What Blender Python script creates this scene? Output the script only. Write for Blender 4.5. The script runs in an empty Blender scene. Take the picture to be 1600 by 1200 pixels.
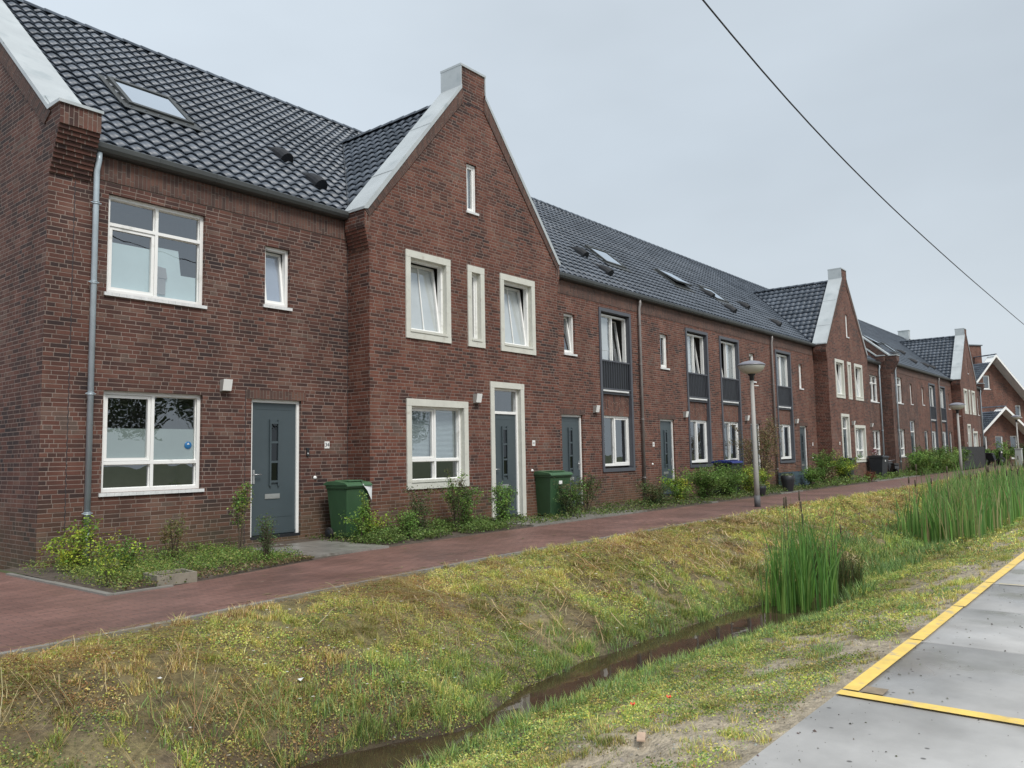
import bpy, math, random
import numpy as np
from mathutils import Vector, Matrix

# ------------------------------------------------------------------ camera, sky, sun, exposure
SC = bpy.context.scene
COL = SC.collection
CAM_F, CAM_YAW, CAM_PITCH, CAM_ROLL = 1250.34, math.radians(39.1639), math.radians(5.1199), math.radians(-1.0632)
CAM_LOC = Vector((0, -12.185, 1.334))
fw = Vector((math.cos(CAM_YAW)*math.cos(CAM_PITCH), math.sin(CAM_YAW)*math.cos(CAM_PITCH), math.sin(CAM_PITCH)))
rt = Vector((math.sin(CAM_YAW), -math.cos(CAM_YAW), 0)); up = rt.cross(fw)
r2 = rt*math.cos(CAM_ROLL)+up*math.sin(CAM_ROLL); u2 = -rt*math.sin(CAM_ROLL)+up*math.cos(CAM_ROLL)
cd = bpy.data.cameras.new('camera'); cam = bpy.data.objects.new('camera', cd); COL.objects.link(cam)
cd.sensor_width = 36; cd.lens = CAM_F/1600*36; cd.clip_start = .05; cd.clip_end = 2000
cam.matrix_world = Matrix(((r2.x, u2.x, -fw.x, CAM_LOC.x), (r2.y, u2.y, -fw.y, CAM_LOC.y), (r2.z, u2.z, -fw.z, CAM_LOC.z), (0, 0, 0, 1)))
SC.camera = cam

SUN_EL, SUN_AZ = math.radians(52), math.radians(200)      # azimuth clockwise from +Y
world = bpy.data.worlds.new("World"); SC.world = world; world.use_nodes = True
nt = world.node_tree; nt.nodes.clear()
def N(t, ty, **kw):
    n = t.nodes.new(ty)
    for k, v in kw.items(): setattr(n, k, v)
    return n
wo = N(nt, 'ShaderNodeOutputWorld'); bg = N(nt, 'ShaderNodeBackground')
sky = N(nt, 'ShaderNodeTexSky'); sky.sky_type = 'NISHITA'; sky.sun_disc = False
sky.sun_elevation = SUN_EL; sky.sun_rotation = SUN_AZ; sky.dust_density = 5; sky.air_density = 1
skm = N(nt, 'ShaderNodeVectorMath', operation='SCALE'); skm.inputs['Scale'].default_value = .012
nt.links.new(sky.outputs[0], skm.inputs[0])
tcw = N(nt, 'ShaderNodeTexCoord'); sep = N(nt, 'ShaderNodeSeparateXYZ'); nt.links.new(tcw.outputs['Generated'], sep.inputs[0])
# overcast layer: smooth cloud base, a little brighter low down on the left, soft mottling
ramp = N(nt, 'ShaderNodeValToRGB'); ramp.color_ramp.elements[0].position = 0.0; ramp.color_ramp.elements[0].color = (.66, .725, .775, 1)
ramp.color_ramp.elements[1].position = 1.0; ramp.color_ramp.elements[1].color = (.63, .695, .755, 1)
e = ramp.color_ramp.elements.new(.35); e.color = (.585, .66, .73, 1)
nt.links.new(sep.outputs['Z'], ramp.inputs[0])
mp = N(nt, 'ShaderNodeMapping'); mp.inputs['Scale'].default_value = (1.2, 1.2, 3.0); nt.links.new(tcw.outputs['Generated'], mp.inputs[0])
noi = N(nt, 'ShaderNodeTexNoise'); noi.inputs['Scale'].default_value = 1.6; noi.inputs['Detail'].default_value = 4; nt.links.new(mp.outputs[0], noi.inputs['Vector'])
mr = N(nt, 'ShaderNodeMapRange'); mr.inputs[1].default_value = .3; mr.inputs[2].default_value = .7; mr.inputs[3].default_value = .92; mr.inputs[4].default_value = 1.08
nt.links.new(noi.outputs[0], mr.inputs[0])
# brighter toward the left (north), darker to the east
dt = N(nt, 'ShaderNodeVectorMath', operation='DOT_PRODUCT'); dt.inputs[1].default_value = (.75, -.66, 0); nt.links.new(tcw.outputs['Generated'], dt.inputs[0])
mr2 = N(nt, 'ShaderNodeMapRange'); mr2.inputs[1].default_value = -.45; mr2.inputs[2].default_value = .75; mr2.inputs[3].default_value = 1.14; mr2.inputs[4].default_value = .86
nt.links.new(dt.outputs['Value'], mr2.inputs[0])
mu = N(nt, 'ShaderNodeMath', operation='MULTIPLY'); nt.links.new(mr.outputs[0], mu.inputs[0]); nt.links.new(mr2.outputs[0], mu.inputs[1])
sc2 = N(nt, 'ShaderNodeVectorMath', operation='SCALE'); nt.links.new(ramp.outputs[0], sc2.inputs[0]); nt.links.new(mu.outputs[0], sc2.inputs['Scale'])
ad = N(nt, 'ShaderNodeVectorMath', operation='ADD'); nt.links.new(sc2.outputs[0], ad.inputs[0]); nt.links.new(skm.outputs[0], ad.inputs[1])
nt.links.new(ad.outputs[0], bg.inputs[0]); bg.inputs[1].default_value = 1.0; nt.links.new(bg.outputs[0], wo.inputs[0])

sl = bpy.data.lights.new('sun', 'SUN'); sl.energy = 2.7; sl.angle = math.radians(20); sl.color = (1, .97, .92)
so = bpy.data.objects.new('sun', sl); COL.objects.link(so)
sd = Vector((math.sin(SUN_AZ)*math.cos(SUN_EL), math.cos(SUN_AZ)*math.cos(SUN_EL), math.sin(SUN_EL)))
so.rotation_euler = sd.to_track_quat('Z', 'Y').to_euler()
SC.view_settings.view_transform = 'Standard'; SC.view_settings.look = 'None'; SC.view_settings.exposure = 0.05; SC.view_settings.gamma = 1
SC.cycles.max_bounces = 8; SC.cycles.transparent_max_bounces = 12; SC.cycles.caustics_reflective = False; SC.cycles.caustics_refractive = False

random.seed(7); RNG = np.random.default_rng(11)

# ------------------------------------------------------------------ tagging helpers
def tag(o, label=None, cat=None, group=None, kind=None):
    if label: o['label'] = label
    if cat: o['category'] = cat
    if group: o['group'] = group
    if kind: o['kind'] = kind
    return o
def thing(name, label, cat, loc=(0, 0, 0), rz=0, group=None):
    o = bpy.data.objects.new(name, None); COL.objects.link(o); o.location = loc; o.rotation_euler = (0, 0, rz)
    o.empty_display_size = .2
    return tag(o, label, cat, group)
def link(name, me, parent=None, mats=()):
    o = bpy.data.objects.new(name, me); COL.objects.link(o)
    for m in mats: me.materials.append(m)
    if parent: o.parent = parent
    return o

# ------------------------------------------------------------------ mesh builder
class MB:
    def __init__(s): s.v = []; s.f = []; s.uv = []; s.mi = []; s.sm = []
    def face(s, pts, uv=None, mi=0, sm=False):
        b = len(s.v); s.v += [tuple(p) for p in pts]; s.f.append(tuple(range(b, b+len(pts)))); s.mi.append(mi); s.sm.append(sm)
        if uv is None:
            n = Vector((0, 0, 0)); P = [Vector(p) for p in pts]
            for i in range(len(P)): n += (P[i]-P[0]).cross(P[(i+1) % len(P)]-P[0])
            ax = max(range(3), key=lambda k: abs(n[k]))
            if ax == 1: uv = [(p[0], p[2]) for p in P]
            elif ax == 0: uv = [(p[1], p[2]) for p in P]
            else: uv = [(p[0], p[1]) for p in P]
        s.uv.append(uv)
    def box(s, x0, x1, y0, y1, z0, z1, mi=0, skip=''):
        if x0 > x1: x0, x1 = x1, x0
        if y0 > y1: y0, y1 = y1, y0
        if z0 > z1: z0, z1 = z1, z0
        if 'f' not in skip: s.face([(x0, y0, z0), (x1, y0, z0), (x1, y0, z1), (x0, y0, z1)], mi=mi)
        if 'b' not in skip: s.face([(x1, y1, z0), (x0, y1, z0), (x0, y1, z1), (x1, y1, z1)], mi=mi)
        if 'l' not in skip: s.face([(x0, y1, z0), (x0, y0, z0), (x0, y0, z1), (x0, y1, z1)], mi=mi)
        if 'r' not in skip: s.face([(x1, y0, z0), (x1, y1, z0), (x1, y1, z1), (x1, y0, z1)], mi=mi)
        if 't' not in skip: s.face([(x0, y0, z1), (x1, y0, z1), (x1, y1, z1), (x0, y1, z1)], mi=mi)
        if 'u' not in skip: s.face([(x0, y1, z0), (x1, y1, z0), (x1, y0, z0), (x0, y0, z0)], mi=mi)
    def prism(s, poly, axis, a, b, mi=0):
        """poly: 2D points; axis 'x' -> (y,z) polygon swept in x; 'y' -> (x,z) swept in y; 'z' -> (x,y) swept in z"""
        def P(p, t): return (t, p[0], p[1]) if axis == 'x' else ((p[0], t, p[1]) if axis == 'y' else (p[0], p[1], t))
        area = sum(poly[i][0]*poly[(i+1) % len(poly)][1]-poly[(i+1) % len(poly)][0]*poly[i][1] for i in range(len(poly)))
        q = list(poly) if area > 0 else list(poly)[::-1]
        fl = (axis == 'y')
        A = [P(p, a) for p in q]; B = [P(p, b) for p in q]
        if (a < b) != fl: s.face(A[::-1], mi=mi); s.face(B, mi=mi)
        else: s.face(A, mi=mi); s.face(B[::-1], mi=mi)
        for i in range(len(q)):
            j = (i+1) % len(q); F = [A[i], A[j], B[j], B[i]]
            if not ((a < b) != fl): F = F[::-1]
            s.face(F, mi=mi)
    def tube(s, pts, r, n=8, mi=0, cap=True, r1=None):
        pts = [Vector(p) for p in pts]; rings = []
        ref = Vector((0, 0, 1))
        b = len(s.v)
        for i, p in enumerate(pts):
            d = (pts[min(i+1, len(pts)-1)]-pts[max(i-1, 0)]).normalized()
            rf = ref if abs(d.dot(ref)) < .95 else Vector((1, 0, 0))
            a = d.cross(rf).normalized(); c = d.cross(a).normalized()
            rr = r[i] if isinstance(r, (list, tuple)) else (r if r1 is None else r+(r1-r)*i/(len(pts)-1))
            for k in range(n):
                t = 2*math.pi*k/n; q = p+a*math.cos(t)*rr+c*math.sin(t)*rr; s.v.append(tuple(q))
        for i in range(len(pts)-1):
            for k in range(n):
                k2 = (k+1) % n
                s.f.append((b+i*n+k, b+i*n+k2, b+(i+1)*n+k2, b+(i+1)*n+k)); s.mi.append(mi); s.sm.append(True)
                s.uv.append([(k/n, i), ((k+1)/n, i), ((k+1)/n, i+1), (k/n, i+1)])
        if cap:
            for i, rev in ((0, False), (len(pts)-1, True)):
                ids = [b+i*n+k for k in range(n)]
                s.f.append(tuple(ids[::-1] if not rev else ids)); s.mi.append(mi); s.sm.append(False); s.uv.append([(0, 0)]*n)
    def lathe(s, prof, c=(0, 0, 0), n=20, mi=0, sm=True):
        b = len(s.v)
        for (r, z) in prof:
            for k in range(n):
                t = 2*math.pi*k/n; s.v.append((c[0]+r*math.cos(t), c[1]+r*math.sin(t), c[2]+z))
        for i in range(len(prof)-1):
            for k in range(n):
                k2 = (k+1) % n
                s.f.append((b+i*n+k, b+i*n+k2, b+(i+1)*n+k2, b+(i+1)*n+k)); s.mi.append(mi); s.sm.append(sm)
                s.uv.append([(k/n, i), ((k+1)/n, i), ((k+1)/n, i+1), (k/n, i+1)])
    def xform(s, M):
        s.v = [tuple(M @ Vector(p)) for p in s.v]; return s
    def build(s, name, mats, parent=None, bevel=0):
        me = bpy.data.meshes.new(name); me.from_pydata(s.v, [], s.f); 
        if not isinstance(mats, (list, tuple)): mats = [mats]
        uvl = me.uv_layers.new(name='UVMap'); flat = [c for u in s.uv for p in u for c in p]
        uvl.data.foreach_set('uv', flat)
        me.polygons.foreach_set('material_index', s.mi); me.polygons.foreach_set('use_smooth', s.sm)
        o = link(name, me, parent, mats)
        if bevel:
            import bmesh
            bm = bmesh.new(); bm.from_mesh(me); bmesh.ops.remove_doubles(bm, verts=bm.verts, dist=1e-5)
            ed = [e for e in bm.edges if len(e.link_faces) == 2 and e.calc_face_angle(0) > .5]
            bmesh.ops.bevel(bm, geom=ed, offset=bevel, segments=2, affect='EDGES', profile=.5)
            bm.to_mesh(me); bm.free()
        me.update(); return o

def np_mesh(name, V, F, mat, parent=None, col=None, smooth=False):
    """V (n,3); F (m,k) same-size faces; col (n,3) linear colour per vertex"""
    me = bpy.data.meshes.new(name); V = np.asarray(V, dtype=np.float32); F = np.asarray(F, dtype=np.int32)
    me.vertices.add(len(V)); me.vertices.foreach_set('co', V.ravel())
    m, k = F.shape; me.loops.add(m*k); me.loops.foreach_set('vertex_index', F.ravel())
    me.polygons.add(m); me.polygons.foreach_set('loop_start', np.arange(m, dtype=np.int32)*k); me.polygons.foreach_set('loop_total', np.full(m, k, dtype=np.int32))
    if smooth: me.polygons.foreach_set('use_smooth', np.ones(m, dtype=bool))
    if col is not None:
        a = me.color_attributes.new('Col', 'FLOAT_COLOR', 'POINT'); c4 = np.ones((len(V), 4), dtype=np.float32); c4[:, :3] = col
        a.data.foreach_set('color', c4.ravel())
    me.update(calc_edges=True); me.validate()
    return link(name, me, parent, [mat])

# ------------------------------------------------------------------ materials
MATS = {}
def mat_base(name):
    m = bpy.data.materials.new(name); m.use_nodes = True; t = m.node_tree; b = t.nodes['Principled BSDF']
    return m, t, b
def L_(t, a, b): t.links.new(a, b)
def math_(t, op, a, b=None, c=None):
    n = N(t, 'ShaderNodeMath', operation=op)
    for i, x in enumerate((a, b, c)):
        if x is None: continue
        if isinstance(x, (int, float)): n.inputs[i].default_value = x
        else: L_(t, x, n.inputs[i])
    return n.outputs[0]
def simple(name, col, rough=.5, metal=0, var=.12, scale=3, bump=0, bscale=60, spec=.5, coord='Object', dirt=None):
    m, t, b = mat_base(name)
    tc = N(t, 'ShaderNodeTexCoord'); n = N(t, 'ShaderNodeTexNoise'); n.inputs['Scale'].default_value = scale; n.inputs['Detail'].default_value = 6; n.inputs['Roughness'].default_value = .65
    L_(t, tc.outputs[coord], n.inputs['Vector'])
    r = N(t, 'ShaderNodeValToRGB'); r.color_ramp.elements[0].position = .3; r.color_ramp.elements[1].position = .7
    r.color_ramp.elements[0].color = tuple(c*(1-var) for c in col)+(1,); r.color_ramp.elements[1].color = tuple(min(1, c*(1+var)) for c in col)+(1,)
    L_(t, n.outputs[0], r.inputs[0]); out = r.outputs[0]
    if dirt:
        n3 = N(t, 'ShaderNodeTexNoise'); n3.inputs['Scale'].default_value = dirt[1]; n3.inputs['Detail'].default_value = 8; L_(t, tc.outputs[coord], n3.inputs['Vector'])
        mr = N(t, 'ShaderNodeMapRange'); mr.inputs[1].default_value = dirt[2]; mr.inputs[2].default_value = dirt[2]+.15; L_(t, n3.outputs[0], mr.inputs[0])
        mx = N(t, 'ShaderNodeMix', data_type='RGBA'); L_(t, mr.outputs[0], mx.inputs[0]); L_(t, out, mx.inputs[6]); mx.inputs[7].default_value = tuple(dirt[0])+(1,); out = mx.outputs[2]
    L_(t, out, b.inputs['Base Color']); b.inputs['Roughness'].default_value = rough; b.inputs['Metallic'].default_value = metal; b.inputs['Specular IOR Level'].default_value = spec
    rr = math_(t, 'MULTIPLY_ADD', n.outputs[0], .25, rough-.12); L_(t, rr, b.inputs['Roughness'])
    if bump:
        n2 = N(t, 'ShaderNodeTexNoise'); n2.inputs['Scale'].default_value = bscale; n2.inputs['Detail'].default_value = 4; L_(t, tc.outputs[coord], n2.inputs['Vector'])
        bp = N(t, 'ShaderNodeBump'); bp.inputs['Strength'].default_value = .6; bp.inputs['Distance'].default_value = bump; L_(t, n2.outputs[0], bp.inputs['Height']); L_(t, bp.outputs[0], b.inputs['Normal'])
    return m

def brick_mat(name, stops, L=.235, H=.065, mortar=(.27, .21, .18), j=.0058, half=.22, bumpd=.006, rough=.8, moss=True, dark=0.0):
    m, t, b = mat_base(name)
    uv = N(t, 'ShaderNodeUVMap'); s = N(t, 'ShaderNodeSeparateXYZ'); L_(t, uv.outputs[0], s.inputs[0])
    # slight waviness of the courses
    v = math_(t, 'DIVIDE', s.outputs[1], H); row = math_(t, 'FLOOR', v); fv = math_(t, 'FRACT', v)
    wn = N(t, 'ShaderNodeTexWhiteNoise', noise_dimensions='1D'); L_(t, row, wn.inputs['W'])
    u = math_(t, 'ADD', math_(t, 'DIVIDE', s.outputs[0], L), math_(t, 'MULTIPLY', wn.outputs[0], 7.3))
    iu = math_(t, 'FLOOR', u); fu = math_(t, 'FRACT', u)
    cx = N(t, 'ShaderNodeCombineXYZ'); L_(t, iu, cx.inputs[0]); L_(t, row, cx.inputs[1])
    w2 = N(t, 'ShaderNodeTexWhiteNoise', noise_dimensions='2D'); L_(t, cx.outputs[0], w2.inputs['Vector'])
    ish = math_(t, 'LESS_THAN', w2.outputs[0], half)
    fu2 = math_(t, 'FRACT', math_(t, 'MULTIPLY', fu, 2.0)); hid = math_(t, 'FLOOR', math_(t, 'MULTIPLY', fu, 2.0))
    def lerp(a, bb, f): # a + (b-a)*f
        return math_(t, 'ADD', a, math_(t, 'MULTIPLY', math_(t, 'SUBTRACT', bb, a), f))
    fuf = lerp(fu, fu2, ish); Lf = lerp(L, L*.5, ish) if False else math_(t, 'SUBTRACT', L, math_(t, 'MULTIPLY', ish, L*.5))
    id3 = N(t, 'ShaderNodeCombineXYZ'); L_(t, iu, id3.inputs[0]); L_(t, row, id3.inputs[1]); L_(t, math_(t, 'MULTIPLY', hid, ish), id3.inputs[2])
    w3 = N(t, 'ShaderNodeTexWhiteNoise', noise_dimensions='3D'); L_(t, id3.outputs[0], w3.inputs['Vector'])
    du = math_(t, 'MULTIPLY', math_(t, 'MINIMUM', fuf, math_(t, 'SUBTRACT', 1.0, fuf)), Lf)
    dv = math_(t, 'MULTIPLY', math_(t, 'MINIMUM', fv, math_(t, 'SUBTRACT', 1.0, fv)), H)
    dist = math_(t, 'MINIMUM', du, dv)
    ne = N(t, 'ShaderNodeTexNoise'); ne.inputs['Scale'].default_value = 60; ne.inputs['Detail'].default_value = 3; L_(t, uv.outputs[0], ne.inputs['Vector'])
    dist = math_(t, 'ADD', dist, math_(t, 'MULTIPLY', math_(t, 'SUBTRACT', ne.outputs[0], .5), .005))
    msk = N(t, 'ShaderNodeMapRange'); msk.inputs[1].default_value = j*.75; msk.inputs[2].default_value = j*1.15; L_(t, dist, msk.inputs[0])   # 0 mortar 1 brick
    # colour: per brick noise plus patches
    nl = N(t, 'ShaderNodeTexNoise'); nl.inputs['Scale'].default_value = .9; nl.inputs['Detail'].default_value = 4; L_(t, uv.outputs[0], nl.inputs['Vector'])
    f = math_(t, 'ADD', math_(t, 'MULTIPLY_ADD', w3.outputs[0], .66, .12), math_(t, 'MULTIPLY', math_(t, 'SUBTRACT', nl.outputs[0], .45+dark), 1.5))
    r = N(t, 'ShaderNodeValToRGB'); els = r.color_ramp.elements
    for i, (p, c) in enumerate(stops):
        e = els[i] if i < 2 else els.new(p); e.position = p; e.color = tuple(c)+(1,)
    L_(t, f, r.inputs[0])
    ng = N(t, 'ShaderNodeTexNoise'); ng.inputs['Scale'].default_value = 45; ng.inputs['Detail'].default_value = 5; L_(t, uv.outputs[0], ng.inputs['Vector'])
    g = N(t, 'ShaderNodeMapRange'); g.inputs[3].default_value = .66; g.inputs[4].default_value = 1.228; L_(t, ng.outputs[0], g.inputs[0])
    vm = N(t, 'ShaderNodeVectorMath', operation='SCALE'); L_(t, r.outputs[0], vm.inputs[0]); L_(t, g.outputs[0], vm.inputs['Scale'])
    mx = N(t, 'ShaderNodeMix', data_type='RGBA'); L_(t, msk.outputs[0], mx.inputs[0])
    nm = N(t, 'ShaderNodeTexNoise'); nm.inputs['Scale'].default_value = 1.7; nm.inputs['Detail'].default_value = 3; L_(t, uv.outputs[0], nm.inputs['Vector'])
    mm = N(t, 'ShaderNodeMix', data_type='RGBA'); L_(t, nm.outputs[0], mm.inputs[0]); mm.inputs[6].default_value = tuple(c*.55 for c in mortar)+(1,); mm.inputs[7].default_value = tuple(min(1, c*1.25) for c in mortar)+(1,)
    L_(t, mm.outputs[2], mx.inputs[6]); L_(t, vm.outputs[0], mx.inputs[7]); out = mx.outputs[2]
    if moss:   # algae film and splash dirt on the lowest courses, lime bloom higher up
        geo = N(t, 'ShaderNodeNewGeometry'); sz = N(t, 'ShaderNodeSeparateXYZ'); L_(t, geo.outputs['Position'], sz.inputs[0])
        n5 = N(t, 'ShaderNodeTexNoise'); n5.inputs['Scale'].default_value = 1.3; n5.inputs['Detail'].default_value = 6; L_(t, geo.outputs['Position'], n5.inputs['Vector'])
        h = N(t, 'ShaderNodeMapRange'); h.inputs[1].default_value = .9; h.inputs[2].default_value = -.1; h.inputs[3].default_value = 0; h.inputs[4].default_value = .75; L_(t, sz.outputs[2], h.inputs[0])
        mf = math_(t, 'MULTIPLY', h.outputs[0], n5.outputs[0])
        mo = N(t, 'ShaderNodeMix', data_type='RGBA'); L_(t, mf, mo.inputs[0]); L_(t, out, mo.inputs[6]); mo.inputs[7].default_value = (.12, .105, .055, 1); out = mo.outputs[2]
    st = N(t, 'ShaderNodeTexNoise'); st.inputs['Scale'].default_value = 1; st.inputs['Detail'].default_value = 5; stm = N(t, 'ShaderNodeMapping'); stm.inputs['Scale'].default_value = (2.2, .35, 1); L_(t, uv.outputs[0], stm.inputs[0]); L_(t, stm.outputs[0], st.inputs['Vector'])
    sg = N(t, 'ShaderNodeMapRange'); sg.inputs[1].default_value = .3; sg.inputs[2].default_value = .7; sg.inputs[3].default_value = .78; sg.inputs[4].default_value = 1.2; L_(t, st.outputs[0], sg.inputs[0])
    so3 = N(t, 'ShaderNodeVectorMath', operation='SCALE'); L_(t, out, so3.inputs[0]); L_(t, sg.outputs[0], so3.inputs['Scale']); out = so3.outputs[0]
    L_(t, out, b.inputs['Base Color']); b.inputs['Roughness'].default_value = rough; b.inputs['Specular IOR Level'].default_value = .35
    hh = math_(t, 'ADD', msk.outputs[0], math_(t, 'MULTIPLY', ng.outputs[0], .25)); hh = math_(t, 'ADD', hh, math_(t, 'MULTIPLY', w3.outputs[0], .3))
    bp = N(t, 'ShaderNodeBump'); bp.inputs['Strength'].default_value = 1; bp.inputs['Distance'].default_value = bumpd; L_(t, hh, bp.inputs['Height']); L_(t, bp.outputs[0], b.inputs['Normal'])
    return m

BR = [(0, (.032, .021, .022)), (.22, (.052, .030, .027)), (.42, (.084, .039, .031)), (.6, (.112, .048, .036)), (.76, (.140, .061, .045)), (.9, (.155, .088, .068)), (1, (.115, .078, .064))]
BR2 = [(0, (.036, .022, .021)), (.18, (.064, .032, .026)), (.36, (.104, .042, .030)), (.55, (.138, .051, .035)), (.74, (.172, .066, .044)), (.9, (.17, .085, .06)), (1, (.125, .076, .06))]
M = {}
M['brick'] = brick_mat('red_brown_brick', BR)
M['brick_warm'] = brick_mat('warm_red_brick', BR2)
M['brick_dark'] = brick_mat('dark_soldier_brick', [(0, (.055, .038, .034)), (.3, (.085, .050, .042)), (.7, (.125, .064, .050)), (1, (.15, .08, .06))], moss=False, mortar=(.17, .135, .115))
M['brick_far'] = brick_mat('far_brick', BR2, bumpd=.002)
M['white'] = simple('white_paint', (.86, .86, .84), .35, var=.03, scale=2, dirt=((.62, .62, .58), 5, .62))
M['stone'] = simple('cream_stone', (.60, .60, .54), .7, var=.07, scale=4, bump=.001, dirt=((.5, .48, .42), 7, .6))
M['sill'] = simple('sill_stone', (.68, .69, .69), .6, var=.12, scale=9)
M['slate_door'] = simple('slate_grey_door_paint', (.062, .082, .092), .38, var=.05, scale=2)
M['grey_frame'] = simple('blue_grey_frame_paint', (.085, .090, .105), .5, var=.06, scale=2)
M['black'] = simple('black_coating', (.016, .018, .022), .4, var=.1)
M['black_plastic'] = simple('black_plastic', (.02, .022, .026), .45, var=.1)
M['zinc'] = simple('zinc_sheet', (.52, .55, .555), .42, metal=.35, var=.10, scale=1.3, dirt=((.42, .46, .47), 2.5, .55))
M['pipe'] = simple('zinc_pipe', (.42, .49, .54), .4, metal=.2, var=.10, scale=4)
M['pipe_brown'] = simple('weathered_pipe', (.27, .25, .24), .5, metal=.2, var=.12, scale=4)
M['gutter'] = simple('dark_gutter_zinc', (.065, .07, .07), .5, metal=.2, var=.15, scale=2)
M['lead'] = simple('lead_flashing', (.12, .135, .15), .5, var=.15)
M['steel'] = simple('brushed_steel', (.62, .62, .62), .3, metal=.8, var=.05)
M['green_bin'] = simple('green_bin_plastic', (.036, .088, .040), .42, var=.10, scale=5, bump=.0006, bscale=200, dirt=((.05, .10, .06), 9, .62))
M['lid_green'] = simple('green_lid_plastic', (.055, .125, .062), .42, var=.10, scale=5)
M['dark_bin'] = simple('anthracite_bin_plastic', (.022, .027, .034), .45, var=.1)
M['blue'] = simple('blue_lid_plastic', (.015, .03, .17), .4, var=.08)
M['teal'] = simple('weathered_teal_paint', (.055, .09, .115), .7, var=.25, scale=9)
M['rubber'] = simple('rubber', (.02, .02, .02), .8)
M['lamp_grey'] = simple('lamp_pole_coating', (.34, .33, .31), .55, var=.07, scale=3)
M['lamp_base'] = simple('lamp_base_sleeve', (.10, .10, .105), .6, var=.1)
M['lamp_top'] = simple('lamp_cap', (.20, .20, .23), .4, var=.05)
M['opal'] = simple('opal_glass', (.56, .55, .49), .25, var=.04)
M['plate'] = simple('enamel_plate', (.82, .82, .80), .3, var=.02)
M['ink'] = simple('dark_ink', (.03, .03, .035), .5)
M['sticker_blue'] = simple('blue_sticker', (.02, .15, .36), .4, var=.02)
M['curtain'] = simple('white_curtain', (.70, .72, .72), .9, var=.08, scale=2)
M['paper'] = simple('frosted_pane_cover', (.60, .74, .76), .8, var=.05, scale=2)
M['film'] = simple('frosted_film', (.33, .40, .38), .35, var=.08, scale=1.5)
M['card'] = simple('grey_card', (.34, .35, .36), .8, var=.1)
M['blind'] = simple('blind_slats', (.50, .58, .60), .5, var=.05)
M['dark_curtain'] = simple('grey_curtain', (.12, .12, .115), .9, var=.2, scale=3)
M['vent_black'] = simple('black_vent', (.008, .009, .012), .6)
M['voile'] = simple('blue_grey_voile', (.40, .45, .56), .8, var=.05)
M['room'] = simple('room_walls', (.16, .15, .14), .9, var=.2)
M['soil'] = simple('bed_soil', (.085, .065, .05), .9, var=.5, scale=14, bump=.02, bscale=30)
M['concrete'] = simple('concrete', (.22, .21, .19), .6, var=.15, scale=5, bump=.0012, bscale=70, dirt=((.20, .19, .17), 3, .56))
M['chip'] = simple('pale_wood_chip', (.50, .36, .26), .8, var=.15, scale=20)
M['wood_planter'] = simple('pale_timber', (.24, .215, .17), .8, var=.2, scale=8)
M['wire'] = simple('cable', (.02, .02, .022), .6)
M['plastic_bag'] = simple('plastic_bag', (.70, .72, .72), .3, var=.05)
M['flower_pink'] = simple('pink_petals', (.50, .10, .16), .7)
M['flower_red'] = simple('red_petals', (.75, .10, .05), .6)
M['bark'] = simple('bark', (.085, .065, .045), .9, var=.3, scale=20)
M['fence_black'] = simple('black_fence_boards', (.022, .022, .024), .7, var=.3, scale=5)
M['post_grey'] = simple('pale_post', (.42, .45, .43), .7, var=.1)
M['chrome'] = simple('scooter_metal', (.3, .3, .32), .3, metal=.7)

def tile_mat(name):
    m, t, b = mat_base(name)
    tc = N(t, 'ShaderNodeTexCoord'); n = N(t, 'ShaderNodeTexNoise'); n.inputs['Scale'].default_value = .8; n.inputs['Detail'].default_value = 8; L_(t, tc.outputs['Object'], n.inputs['Vector'])
    geo = N(t, 'ShaderNodeNewGeometry')
    r = N(t, 'ShaderNodeValToRGB'); r.color_ramp.elements[0].position = .3; r.color_ramp.elements[0].color = (.050, .064, .084, 1); r.color_ramp.elements[1].position = .75; r.color_ramp.elements[1].color = (.11, .132, .165, 1)
    uv = N(t, 'ShaderNodeUVMap'); wn = N(t, 'ShaderNodeTexWhiteNoise', noise_dimensions='2D')
    fl = N(t, 'ShaderNodeVectorMath', operation='FLOOR'); L_(t, uv.outputs[0], fl.inputs[0]); L_(t, fl.outputs[0], wn.inputs['Vector'])
    L_(t, math_(t, 'ADD', math_(t, 'MULTIPLY', n.outputs[0], .6), math_(t, 'MULTIPLY', wn.outputs[0], .42)), r.inputs[0]); L_(t, r.outputs[0], b.inputs['Base Color'])
    b.inputs['Specular IOR Level'].default_value = .62
    n2 = N(t, 'ShaderNodeTexNoise'); n2.inputs['Scale'].default_value = 9; n2.inputs['Detail'].default_value = 5; L_(t, tc.outputs['Object'], n2.inputs['Vector'])
    L_(t, math_(t, 'MULTIPLY_ADD', n2.outputs[0], .22, .36), b.inputs['Roughness'])
    return m
M['tile'] = tile_mat('glazed_slate_tiles')

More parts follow.
